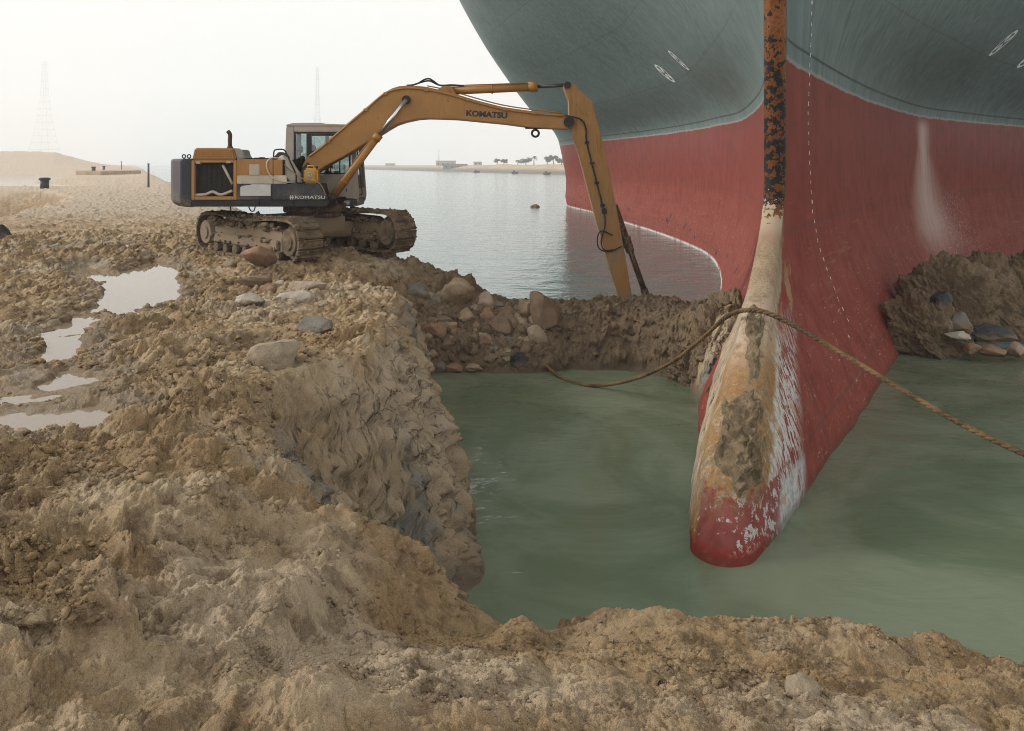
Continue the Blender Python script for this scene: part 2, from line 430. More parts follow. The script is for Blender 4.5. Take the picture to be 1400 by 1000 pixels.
    clay = slope * sstep(16.5, 15.5, y) * sstep(-.45, .05, perlin(x * .8 + 9, y * .8, 95) + .35) * (1 - .8 * sstep(6.8, 6.2, y) * sstep(-.9, -.4, x))
    ramp = np.exp(-((x + 1.25 + .12 * perlin(x * 2, y * 2, 121)) / .62) ** 2 - ((y - 6.0 + .2 * perlin(x * 1.7, y * 1.7, 122)) / .95) ** 2)
    clay = np.maximum(clay, land * sstep(.30, .55, ramp + .22 * perlin(x * 3, y * 3, 123)))
    dry = sstep(26, 40, y) * (1 - sstep(.01, .15, trench))
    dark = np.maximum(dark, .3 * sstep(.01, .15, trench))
    grey = clay * sstep(.15, .5, perlin(x * 1.4, y * 1.4, 96) + .25 * sstep(1.2, .5, h))
    return h, sd, wet, dark, clay, dry, grey, trench

def ground_z(x, y):
    a = terrain(np.array([float(x)]), np.array([float(y)])); return float(a[0][0])

def build_ground():
    ys = [1.0]
    while ys[-1] < 2400:
        y = ys[-1]
        if y < 7: s = max(.006, .0016 * y * y / 2.6 * .9)
        elif y < 15: s = .028
        elif y < 21.5: s = .026
        elif y < 60: s = .03 + (y - 21.5) * .012
        else: s = y * .022
        s = min(s, .028) if y < 15 else s
        ys.append(y + s)
    ys = np.array(ys)
    us = [-.67]
    while us[-1] < .70: us.append(us[-1] + .00138)
    us = np.concatenate([np.array([-4, -3.2, -2.6, -2.2, -1.9, -1.7, -1.5]), np.arange(-1.4, -.672, .006), np.array(us), np.arange(.706, 1.4, .008), np.array([1.5, 1.8, 2.4, 3.4])])
    U, Yg = np.meshgrid(us, ys); Xg = U * Yg
    x = Xg.ravel(); y = Yg.ravel()
    h, sd, wet, dark, clay, dry, grey, trench = terrain(x, y)
    nr, nc = len(ys), len(us)
    keep = (h > -.75).reshape(nr, nc)
    kc = keep[:-1, :-1] | keep[1:, :-1] | keep[:-1, 1:] | keep[1:, 1:]
    idx = np.arange(nr * nc).reshape(nr, nc)
    q = np.stack([idx[:-1, :-1], idx[:-1, 1:], idx[1:, 1:], idx[1:, :-1]], -1)[kc]
    used = np.zeros(nr * nc, bool); used[q.ravel()] = True
    remap = np.cumsum(used) - 1
    # clods lean and overhang: shear the relief along a wandering direction
    k_ = sstep(26, 20, y) * sstep(.15, .5, h); hs = terrain(x, y, False)[0]; rel = np.clip(h - hs, -.15, .2) * k_
    th_ = 5 * perlin(x * 1.1, y * 1.1, 520)
    sx_ = .38 * rel * np.cos(th_); sy_ = .38 * rel * np.sin(th_)
    # the cut faces are rough sideways too: push them out and in along the face's own normal
    slope = sstep(-.02, .12, sd) * sstep(1.9, .9, sd) * sstep(2.6, 2.1, h) * (y < 23) * (y > 2)
    cl = y < 15.3
    def bil(a, b, f, seed, octv=6, gain=.66):
        s = 0; am = 1.0; tot = 0
        for i in range(octv):
            s = s + am * (np.abs(perlin(a * f, b * f, seed + i)) - .28); tot += am; am *= gain; f *= 2.05; a, b = a * .8 + b * .6, b * .8 - a * .6
        return s / tot
    a_ = np.where(cl, y + .4 * x, x + .3 * y)
    o_ = slope * (.40 * bil(a_ + .15 * perlin(a_ * 3, h * 3, 516), h * 1.2, 2.3, 500, 6, .66) + .09 * lumps(a_ * 2.6 + .5 * perlin(a_ * 2, h * 4, 517), h * 3.4, 518, .6) + .05 * (perlin(a_ * .8, h * 5.5 + .6 * perlin(a_ * 1.5, h * 2, 513), 512) > .1) * sstep(.2, 1, h) + .05 * lumps(a_ * 6, h * 7, 510, .6) + .06 * lumps(a_ * 13, h * 13, 514, .7) + .035 * lumps(a_ * 27, h * 27, 515, .75) + .10 * perlin(a_ * .9, h * 1.1, 511))
    nshore = sstep(7.4, 6.8, y) * sstep(-.6, 0, x)
    o_ = o_ * (1 - nshore) * sstep(3, 5, y)
    x = x + sx_ + np.where(cl, .95, .0) * o_; y = y + sy_ - np.where(cl, .25, .9) * o_
    v = np.stack([x, y, h], -1)[used]
    me = np_mesh('ground', v, remap[q])
    for nme, a in (('wet', wet), ('dark', dark), ('clay', clay), ('dry', dry), ('grey', grey)): add_attr(me, nme, a[used])
    return me

def mud_material(name='wet_mud'):
    t = NT(name); p = t.geo_pos()
    n1 = t.noise(p, .9, 5, .6); n2 = t.noise(p, 5, 6, .65); n3 = t.noise(p, 32, 5, .7); n4 = t.noise(p, 120, 3, .7)
    col = t.mix(t.rng(n1, .35, .68), (.34, .215, .098), (.475, .335, .182))
    nl = t.noise(p, .45, 4, .6)
    col = t.mix(t.mul(t.rng(nl, .50, .64), .75), col, (.56, .44, .30))
    col = t.mix(t.mul(t.rng(nl, .46, .34), .55), col, (.225, .145, .073))
    col = t.mix(t.mul(t.rng(n2, .45, .66), .75), col, (.165, .102, .05))
    col = t.mix(t.mul(t.rng(n3, .52, .68), .6), col, (.52, .41, .275))
    col = t.mix(t.mul(t.rng(n4, .54, .7), .5), col, (.14, .088, .046))
    clay = t.attr('clay')
    col = t.mix(t.mul(clay, t.rng(n2, .25, .6, .55, 1)), col, t.mix(t.rng(n1, .35, .7), (.385, .285, .175), (.48, .38, .262)))
    col = t.mix(t.mul(t.attr('grey'), t.rng(n2, .3, .6, .3, .9)), col, (.235, .225, .195))
    col = t.mix(t.mul(t.attr('dry'), .85), col, t.mix(t.rng(n2, .35, .7), (.42, .33, .235), (.52, .43, .325)))
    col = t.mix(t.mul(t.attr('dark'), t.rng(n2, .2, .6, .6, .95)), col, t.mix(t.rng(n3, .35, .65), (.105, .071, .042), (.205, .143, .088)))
    wet = t.attr('wet')
    col = t.mix(t.mul(wet, .8), col, (.115, .082, .048))
    patch = t.rng(t.noise(p, 1.7, 3, .5), .55, .68)
    crk = t.n('ShaderNodeTexVoronoi', feature='DISTANCE_TO_EDGE'); wp = t.n('ShaderNodeVectorMath', operation='ADD')
    t.put(wp.inputs[0], p); cn = t.n('ShaderNodeTexNoise'); cn.inputs['Scale'].default_value = 2.2; cn.inputs['Detail'].default_value = 5; t.put(cn.inputs['Vector'], p); cs = t.n('ShaderNodeVectorMath', operation='SCALE'); t.put(cs.inputs[0], cn.outputs['Color']); cs.inputs['Scale'].default_value = .9
    t.put(wp.inputs[1], cs.outputs[0]); t.put(crk.inputs['Vector'], wp.outputs[0]); crk.inputs['Scale'].default_value = 2.3
    crack = t.mul(t.rng(crk.outputs['Distance'], .05, .0), t.mul(clay, t.rng(n1, .45, .6)))
    col = t.mix(t.mul(crack, .25), col, (.15, .11, .07))
    rough = t.sub(.92, t.add(t.mul(wet, .42), t.mul(patch, .36)))
    nrm = t.bump(t.sub(t.add(t.mul(n3, .7), t.mul(n4, .5)), t.mul(crack, 1.2)), 1.0, .035)
    return t.principled(col, t.math('MAXIMUM', rough, .3), 0, nrm, .4)
MUD = mud_material()
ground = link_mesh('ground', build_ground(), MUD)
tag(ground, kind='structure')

def water_material(name, deep, rough, waves, mottled=None):
    """waves: list of (scale vector, noise scale, strength, distance)"""
    t = NT(name); p = t.geo_pos(); nrm = None
    for sc, s, st, di in waves:
        nrm = t.bump(t.noise(t.scale(p, sc), s, 3, .55, .4), st, di, nrm)
    col = deep if mottled is None else t.mix(t.rng(t.noise(p, .38, 5, .6, 1.2), .36, .64), deep, mottled)
    return t.principled(col, rough, 0, nrm, .5, IOR=1.33)

def flat(name, pts, z, mat, kind='structure'):
    me = bpy.data.meshes.new(name); me.from_pydata([(a, b, z) for a, b in pts], [], [list(range(len(pts)))]); me.update()
    if me.polygons[0].normal.z < 0: me.flip_normals()
    return tag(link_mesh(name, me, mat), kind=kind)

flat('pool_water', [(-4, 2.5), (60, 2.5), (60, 19.0), (-4, 19.0)], 0, water_material('murky_pool_water', (.112, .142, .084), .015,
     [((.7, 1.2, 1), 1.3, .40, .10), ((.8, 1.6, 1), 5.5, .28, .03), ((1, 1, 1), .35, .25, .10)], (.180, .208, .140)))
flat('canal_water', [(-2400, 19.0), (2400, 19.0), (2400, 2400), (-2400, 2400)], 0, water_material('canal_water', (.13, .20, .19), .10,
     [((1, 1.5, 1), .55, .30, .30), ((1, 1.8, 1), 3.0, .30, .06), ((1, 1, 1), .06, .2, .5)], (.15, .215, .205)))
PUD = water_material('puddle_water', (.25, .19, .13), .03, [((1, 1, 1), 6, .05, .01)])
for k, (poly, z) in enumerate(PUDDLE_XY):
    cx = sum(p[0] for p in poly) / len(poly); cyy = sum(p[1] for p in poly) / len(poly)
    sx = max(abs(p[0] - cx) for p in poly) + .5; sy = max(abs(p[1] - cyy) for p in poly) + .5
    flat('puddle', [(cx + sx * math.cos(a * math.pi / 12), cyy + sy * math.sin(a * math.pi / 12)) for a in range(24)], z, PUD)
flat('lagoon_water', [(-40, 72), (-130, 236), (-300, 236), (-300, 72)], 1.86, water_material('lagoon_water', (.28, .26, .22), .08, [((1, 1, 1), 2, .1, .05)]))

# ------------------------------------------------------------------ mud clods: thousands of lumps nobody could count
def ico(sub):
    b = bmesh.new(); bmesh.ops.create_icosphere(b, subdivisions=sub, radius=1)
    v = np.array([tuple(q.co) for q in b.verts]); f = np.array([[w.index for w in q.verts] for q in b.faces]); b.free()
    return v, f
ICO = {k: ico(k) for k in (1, 2, 3, 4)}

def lump_cloud(centres, sizes, sub, seed):
    r = np.random.RandomState(seed); v0, f0 = ICO[sub]; n = len(centres)
    v = np.repeat(v0[None], n, 0)
    k = np.zeros((n, len(v0)))
    for o, am in ((1.7, .30), (3.6, .22), (7.5, .12)):
        ph = r.uniform(0, 6.28, (n, 3, 3)); di = r.normal(0, 1, (n, 3, 3)) * o
        for j in range(3):
            k += am * 1.25 * (.62 - np.abs(np.sin(.75 * (np.einsum('nvc,nc->nv', v, di[:, j]) + ph[:, j, :1]))))
    v = v * (1 + k)[..., None]
    v = v * r.uniform(.65, 1.25, (n, 1, 3)) * np.array([1, 1, .8])
    a = r.uniform(0, 6.28, n); c, s = np.cos(a), np.sin(a)
    vx = v[..., 0] * c[:, None] - v[..., 1] * s[:, None]; vy = v[..., 0] * s[:, None] + v[..., 1] * c[:, None]
    v = np.stack([vx, vy, v[..., 2]], -1) * np.asarray(sizes)[:, None, None] + np.asarray(centres)[:, None, :]
    f = f0[None] + (np.arange(n) * len(v0))[:, None, None]
    return v.reshape(-1, 3), f.reshape(-1, 3)

def scatter_clods():
    r = np.random.RandomState(3)
    n = 60000
    py = r.uniform(330, 1010, n) ; px = r.uniform(-40, 1440, n)
    Y = F_PX * (EYE - 2.2) / (py - HORIZON); X = (px - 700) / F_PX * Y
    h, sd, wet, dark, clay, dry, grey, tr = terrain(X, Y)
    dens = sstep(-.15, .4, perlin(X * 1.1, Y * 1.1, 301) + .45 * perlin(X * 3.3, Y * 3.3, 302) + .12)
    lx = np.interp(Y, [p[1] for p in RIGHT_STEP], [p[0] for p in RIGHT_STEP])
    dens = np.where((X > lx + .1) & (Y < 4.9), dens * .35, dens)
    dens = dens * (1 - .75 * np.clip(clay, 0, 1))
    for poly, z in PUDDLE_XY: dens = np.where(poly_sd(X, Y, poly) > -.05, dens * .04, dens)
    ok = (r.uniform(0, 1, n) < dens) & (sd > .15) & (h > .1)
    X, Y, h = X[ok], Y[ok], h[ok]; n = len(X)
    size = np.clip(.0021 * Y * np.exp(r.normal(0, .55, n)), .005, .07)
    cen = np.stack([X, Y, h + size * .05], -1)
    big = size > .03
    va, fa = lump_cloud(cen[big], size[big], 2, 5); vb, fb = lump_cloud(cen[~big], size[~big], 1, 6)
    me = np_mesh('mud_clods', np.concatenate([va, vb]), np.concatenate([fa, fb + len(va)]))
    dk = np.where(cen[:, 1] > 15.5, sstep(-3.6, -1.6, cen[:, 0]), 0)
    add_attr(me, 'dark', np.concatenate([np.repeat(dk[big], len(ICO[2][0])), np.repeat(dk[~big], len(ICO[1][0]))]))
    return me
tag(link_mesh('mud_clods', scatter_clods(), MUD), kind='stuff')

# ------------------------------------------------------------------ rocks
def rock_mesh(seed, dims, cuts=14, sub=4, round_=.5):
    r = np.random.RandomState(seed); v = ICO[sub][0].copy()
    for k in range(cuts):
        d = r.normal(0, 1, 3); d /= np.linalg.norm(d); lim = r.uniform(.5, .84)
        s = v @ d; over = s > lim
        v[over] -= np.outer((s[over] - lim) * (1 - round_ * .25), d)
    n = 0
    for o, am in ((2.2, .04), (5, .026), (11, .018), (21, .012)):
        for j in range(3):
            di = r.normal(0, 1, 3) * o; n = n + am * np.sin(v @ di + r.uniform(0, 6.28))
    v = v * (1 + n)[:, None]
    v -= (v.max(0) + v.min(0)) / 2; v /= (v.max(0) - v.min(0)) / 2
    v = v * np.asarray(dims) / 2
    return np_mesh('rock', v, ICO[sub][1])

def rock_material(name, c1, c2, c3=None, rough=.85):
    t = NT(name); p = t.obj()
    n1 = t.noise(p, 3.5, 6, .65); n2 = t.noise(p, 14, 6, .7); n3 = t.noise(p, 50, 4, .7)
    col = t.mix(t.rng(n1, .35, .65), c1, c2)
    col = t.mix(t.mul(t.rng(n2, .55, .7), .6), col, c3 or tuple(c * .55 for c in c1))
    col = t.mix(t.mul(t.rng(n3, .55, .75), .3), col, tuple(c * .5 for c in c1))
    z_ = t.sep(p)[2]; dn = t.noise(t.geo_pos(), 6, 5, .65)
    mud_ = t.rng(t.sub(t.mul(dn, .5), z_), .20, .36); col = t.mix(t.mul(mud_, .8), col, (.20, .14, .085))
    return t.principled(col, rough, 0, t.bump(t.add(n2, t.mul(n3, .6)), .9, .03))
RM = {'tan': rock_material('tan_stone', (.26, .18, .105), (.36, .27, .17), (.14, .09, .05)),
      'pink': rock_material('pink_stone', (.36, .24, .17), (.44, .34, .26), (.22, .12, .07)),
      'redbrown': rock_material('red_brown_stone', (.25, .13, .07), (.32, .20, .125), (.14, .07, .035)),
      'pale': rock_material('pale_stone', (.42, .36, .29), (.50, .43, .34), (.28, .20, .13)),
      'grey': rock_material('grey_stone', (.15, .13, .10), (.21, .19, .15), (.08, .06, .045)),
      'brown': rock_material('brown_stone', (.16, .10, .06), (.235, .16, .10), (.085, .053, .03)),
      'black': rock_material('black_lump', (.015, .016, .018), (.04, .043, .047), (.09, .095, .10), .5),
      'clay': rock_material('clay_slab', (.30, .23, .15), (.35, .28, .19), (.21, .15, .09))}

def rock(px, py, w, h, Y, mat, label, seed, group=None, depth=None, name='rock', cuts=18, rot=0.0, sub=4, round_=.5):
    c = pix(px, py, Y); k = Y / F_PX
    dims = (w * k * 1.06, (depth or (w * .8)) * k, h * k * 1.08)
    o = link_mesh(name, rock_mesh(seed, dims, cuts, sub, round_), RM[mat])
    o.location = c + Vector((0, dims[1] * .12, -dims[2] * .03)); o.rotation_euler = (rng.uniform(-.12, .12), rot, rng.uniform(-.3, .3))
    tag(o, label, 'rock', group); return o

def surf_y(px, py, lo=2.0, hi=40.0):
    """depth at which the photo ray through (px, py) first meets the ground"""
    Y = np.linspace(lo, hi, 1600); X = (px - 700) / F_PX * Y; Z = EYE - (py - HORIZON) / F_PX * Y
    h = terrain(X, Y, False)[0]; i = np.argmax(h > Z); return float(Y[i]) if (h > Z).any() else hi
HEAP = 'rocks in the rubble heap beside the pool'
ROCKS = [
 (622, 399, 54, 38, 'tan', 'large tan boulder high in the rubble heap below the digger', None),
 (572, 400, 34, 24, 'grey', 'grey green boulder half buried left of the large tan boulder', None),
 (663, 412, 28, 26, 'pink', 'rounded pinkish rock just right of the large tan boulder', None),
 (637, 433, 25, 24, 'tan', 'blocky tan rock below the large tan boulder', None),
 (684, 448, 36, 30, 'brown', 'broad brown rock low in the middle of the rubble heap', None),
 (719, 424, 27, 30, 'tan', 'golden tan rock against the upright dark slab', None),
 (745, 428, 40, 58, 'brown', 'tall upright dark grey slab at the end of the rubble heap', None),
 (734, 462, 30, 34, 'clay', 'pale brown rock beneath the upright dark slab', None),
 (709, 492, 24, 22, 'black', 'black lump at the water edge under the rope', None),
 (649, 503, 26, 11, 'tan', 'flat tan stone lying at the pool water line', None),
 (621, 504, 24, 14, 'redbrown', 'reddish stone at the left pool water line', None),
 (593, 452, 36, 26, 'redbrown', 'dull reddish slab leaning in the dark slope', None),
 (665, 431, 24, 20, 'redbrown', None, HEAP), (690, 429, 30, 19, 'brown', None, HEAP), (700, 442, 24, 26, 'brown', None, HEAP),
 (730, 440, 15, 18, 'tan', None, HEAP), (715, 477, 22, 18, 'brown', None, HEAP), (669, 490, 22, 16, 'brown', None, HEAP),
 (608, 438, 20, 14, 'brown', None, HEAP), (616, 447, 18, 14, 'tan', None, HEAP), (645, 462, 20, 18, 'brown', None, HEAP), (630, 456, 16, 14, 'brown', None, HEAP),
 (652, 448, 18, 16, 'tan', None, HEAP), (679, 418, 18, 12, 'grey', None, HEAP), (587, 428, 16, 12, 'brown', None, HEAP), (688, 468, 20, 16, 'brown', None, HEAP),
 (694, 492, 15, 12, 'tan', None, HEAP), (605, 425, 18, 14, 'brown', None, HEAP), (648, 478, 16, 14, 'brown', None, HEAP), (664, 470, 20, 18, 'brown', None, HEAP),
 (675, 478, 15, 13, 'grey', None, HEAP), (700, 468, 16, 14, 'grey', None, HEAP), (720, 450, 15, 14, 'brown', None, HEAP), (655, 421, 16, 12, 'brown', None, HEAP), (707, 424, 14, 14, 'grey', None, HEAP),
]
for k, (a, b, w, h, m, lab, grp) in enumerate(ROCKS):
    rock(a, b, w, h, surf_y(a, b + h * .3, 15.4, 24), m, lab or 'small brown rubble rock heaped with others between pool and canal', 100 + k, grp, name='boulder' if w > 30 else 'rock')
SINGLES = [
 (353, 352, 44, 28, 'redbrown', 'rust pink boulder in front of the near track', 46, 16.7),
 (420, 394, 50, 19, 'pink', 'long pale pink slab, the upper of the pair', 36, None),
 (404, 408, 50, 21, 'pale', 'blocky whitish pink slab, the lower of the pair', 30, None),
 (336, 412, 42, 20, 'pale', 'whitish wedge of stone lying flat left of the pale slabs', 30, None),
 (366, 397, 22, 16, 'redbrown', 'small rust brown stone between white wedge and pale slabs', None, None),
 (380, 388, 18, 10, 'pale', 'small rounded white stone behind the rust brown stone', None, None),
 (347, 386, 48, 20, 'brown', 'flat brown muddy rock behind the white wedge', None, None),
 (441, 416, 18, 9, 'clay', 'small tan stone right of the whitish pink slab', None, None),
 (505, 431, 13, 9, 'pale', 'small pale chip on the lip of the cut bank', None, None),
 (290, 400, 16, 10, 'tan', 'small tan stone by the long puddle', None, None),
 (258, 402, 14, 14, 'brown', 'brown clod stone at the right end of the long puddle', None, None),
 (371, 486, 70, 40, 'clay', 'big smooth clay slab tilted on the bank top', 70, None),
 (430, 447, 50, 26, 'grey', 'blue grey stained mud block at the bank lip', 40, None),
 (312, 362, 22, 14, 'tan', 'tan stone left of the rust pink boulder', None, None),
 (87, 439, 18, 16, 'brown', 'dark clod at the left tip of the long puddle', None, None),
 (2, 320, 20, 28, 'black', 'dark grey boulder at the left picture edge', None, None),
 (1096, 946, 56, 34, 'clay', 'pale flat stone half sunk in the near track cut', None, None),
 (1265, 870, 0, 0, '', '', None, None)]
rr_ = random.Random(77)
for k in range(95):                                            # the small stuff of the heap, each its own rock
    a = rr_.uniform(575, 748); b = rr_.gauss(452, 26); w = rr_.choice((8, 9, 10, 12, 14, 17, 20))
    if b < 400 + max(0, a - 600) * .12 or b > 503 or b < 404: continue
    rock(a, b, w, w * rr_.uniform(.65, .95), surf_y(a, b + 2, 15.4, 24), rr_.choice(('brown', 'brown', 'tan', 'grey', 'redbrown', 'clay')),
         'small brown rubble rock heaped with others between pool and canal', 600 + k, HEAP, sub=3)
for k, (a, b, w, h, m, lab, dp, yy) in enumerate(SINGLES):
    if not w: continue
    rock(a, b, w, h, yy or surf_y(a, b + h * .35), m, lab, 300 + k, None, dp)
o = rock(731, 284, 13, 7, 82, 'brown', 'lone brown rock breaking the canal surface', 371, name='boulder')
o.location.z = .05

# ------------------------------------------------------------------ the grounded ship
SHIP_T = Vector((2.3, 8.9, 0)); SHIP_A = R(24)
AX = Vector((math.sin(SHIP_A), math.cos(SHIP_A), 0)); RT = Vector((math.cos(SHIP_A), -math.sin(SHIP_A), 0))
def ship_world(s, u, z): return SHIP_T + AX * s + RT * u + Vector((0, 0, z))

HS = np.array([-10, -5, 0, 3, 6, 9, 12, 17, 22.5, 28, 31, 35, 42, 50, 60, 75, 95, 120, 200], float)
HB = {
 -2: [0, 0, 0, .5, 1.1, 1.5, 1.9, 2.5, 3.2, 4.5, 5.4, 7.0, 10.5, 15, 20.5, 28, 29.3, 29.4, 29.4],
 0: [0, 0, 0, .22, .70, 1.15, 1.6, 2.2, 3.0, 4.2, 5.1, 6.8, 10.3, 14.8, 20.4, 28.2, 29.3, 29.4, 29.4],
 .9: [0, 0, 0, .10, .40, .75, 1.15, 1.85, 2.75, 4.05, 5.0, 6.7, 10.2, 14.8, 20.4, 28.4, 29.3, 29.4, 29.4],
 2.3: [0, 0, 0, 0, .12, .42, .85, 1.55, 2.5, 3.85, 4.9, 6.6, 10.2, 14.8, 20.5, 28.6, 29.3, 29.4, 29.4],
 6.4: [0, 0, 0, 0, 0, .25, .6, 1.3, 2.3, 3.6, 4.9, 6.6, 10.2, 15.2, 22.0, 29.2, 29.4, 29.4, 29.4],
 9.2: [0, 0, 0, 0, .1, .7, 1.4, 2.7, 4.4, 6.1, 7.2, 9.4, 13.8, 19.9, 26.8, 29.4, 29.4, 29.4, 29.4],
 14: [0, 0, 0, 0, .6, 1.8, 3.0, 5.4, 8.2, 11.2, 13, 16, 21.3, 26.8, 29.2, 29.4, 29.4, 29.4, 29.4],
 20: [0, 0, .3, 1.2, 2.8, 4.6, 6.6, 10, 14, 17.8, 20, 22.8, 26.7, 29.1, 29.4, 29.4, 29.4, 29.4, 29.4],
 32: [0, 3, 7, 9.5, 12, 14.5, 16.5, 19.5, 22.4, 24.8, 26, 27.4, 28.7, 29.3, 29.4, 29.4, 29.4, 29.4, 29.4]}
HZ = np.array(sorted(HB), float); HT = np.array([HB[k] for k in sorted(HB)], float)

def pchip(xk, yk, x):
    """monotone cubic through (xk, yk[..., i]) along the last axis"""
    h = np.diff(xk); d = np.diff(yk, axis=-1) / h
    m = np.zeros_like(yk)
    a, b = d[..., :-1], d[..., 1:]
    w1 = 2 * h[1:] + h[:-1]; w2 = h[1:] + 2 * h[:-1]
    with np.errstate(divide='ignore', invalid='ignore'):
        hm = (w1 + w2) / (w1 / a + w2 / b)
    m[..., 1:-1] = np.where(a * b > 0, hm, 0); m[..., 0] = d[..., 0]; m[..., -1] = d[..., -1]
    i = np.clip(np.searchsorted(xk, x) - 1, 0, len(xk) - 2)
    t = (x - xk[i]) / h[i]
    return ((1 + 2 * t) * (1 - t) ** 2 * yk[..., i] + t * (1 - t) ** 2 * h[i] * m[..., i]
            + t * t * (3 - 2 * t) * yk[..., i + 1] + t * t * (t - 1) * h[i] * m[..., i + 1])

SZ = np.array([-2, 0, .5, 1.0, 1.5, 2.3, 3.0, 3.5, 4.0, 4.6, 9, 14, 20, 32], float)
SS = np.array([-1.0, 0, .35, 1.0, 1.9, 3.35, 4.6, 5.35, 5.75, 5.87, 5.87, 4.6, 1.2, -8], float)
NR_Z = np.array([-2, 0, .7, 1.3, 2.3, 3.5, 4.5, 8, 14, 32], float)
NR_R = np.array([.30, .27, .26, .22, .18, .17, .19, .2, .3, .6], float)
WG_Z = np.array([-2, 0, 1, 2, 3, 4, 4.8, 40], float); WG_A = np.array([.3, .38, .34, .15, .02, 0, 0, 0], float)      # wedge of the bulb
def s_stem(z): return pchip(SZ, SS, np.asarray(z, float))

def half_breadth(s, z):
    """s (n,), z (m,) -> (m, n)"""
    s = np.asarray(s, float); z = np.asarray(z, float)
    rows = pchip(HS, HT, np.clip(s, -10, 200).ravel())          # (levels, n)
    return pchip(HZ, rows.T, z).T                               # (m, n)

def build_hull():
    zs = np.concatenate([np.arange(-1.2, 8.6, .05), np.arange(8.6, 16, .25), np.arange(16, 32.01, 1.0)])
    t = np.linspace(0, 1, 300); ds = 1.6 * t ** 2 + 10 * t ** 3.2 + 183 * t ** 7
    st = s_stem(zs)
    S = st[:, None] + ds[None]
    rows = np.zeros_like(S)
    for i, z in enumerate(zs):
        a = half_breadth(S[i], np.array([z]))[0]
        rows[i] = np.maximum(0, a - a[0] * np.exp(-ds / 6.0))
    r = np.interp(zs, NR_Z, NR_R)[:, None]
    nose = r * np.sqrt(np.maximum(0, 1 - (1 - np.minimum(ds[None] / r, 1)) ** 2))
    B = rows + nose + np.interp(zs, WG_Z, WG_A)[:, None] * (1 - np.exp(-ds[None] / 1.2))
    # small plate dents
    m, n = S.shape
    Zg = np.repeat(zs[:, None], n, 1)
    dent = .012 * fbm(S * .5, Zg * .6, 401, 3) * np.clip(ds / 2, 0, 1) + (.045 * fbm(S * 1.3, Zg * 1.7, 402, 3) * np.clip(ds / .3, 0, 1)) * sstep(3.2, 1.8, zs)[:, None]
    verts = []; faces = []
    star = np.stack([S, -(B + dent), Zg], -1); port = np.stack([S, (B + dent), Zg], -1)   # local x = aft, y = port
    V = np.concatenate([star.reshape(-1, 3), port[:, 1:].reshape(-1, 3)])
    i0 = np.arange(m * n).reshape(m, n)
    ip = np.concatenate([i0[:, :1], m * n + np.arange(m * (n - 1)).reshape(m, n - 1)], 1)
    qs = np.stack([i0[:-1, :-1], i0[:-1, 1:], i0[1:, 1:], i0[1:, :-1]], -1).reshape(-1, 4)
    qp = np.stack([ip[:-1, 1:], ip[:-1, :-1], ip[1:, :-1], ip[1:, 1:]], -1).reshape(-1, 4)
    me = np_mesh('hull', V, np.concatenate([qs, qp]))
    D = np.repeat(ds[None], m, 0)
    add_attr(me, 'aft', np.concatenate([D.ravel(), D[:, 1:].ravel()]))
    add_attr(me, 'beam', np.concatenate([B.ravel(), B[:, 1:].ravel()]))
    return me, (zs, S, B)

def hull_b(s, z):
    st = float(s_stem(z)); ds = s - st
    if ds <= 0: return 0.0
    a = float(half_breadth(np.array([s]), np.array([z]))[0, 0]); a0 = float(half_breadth(np.array([st]), np.array([z]))[0, 0])
    r = float(np.interp(z, NR_Z, NR_R)); q = min(ds / r, 1)
    return max(0, a - a0 * math.exp(-ds / 6)) + float(np.interp(z, WG_Z, WG_A)) * (1 - math.exp(-ds / 1.2)) + r * math.sqrt(max(0, 1 - (1 - q) ** 2))

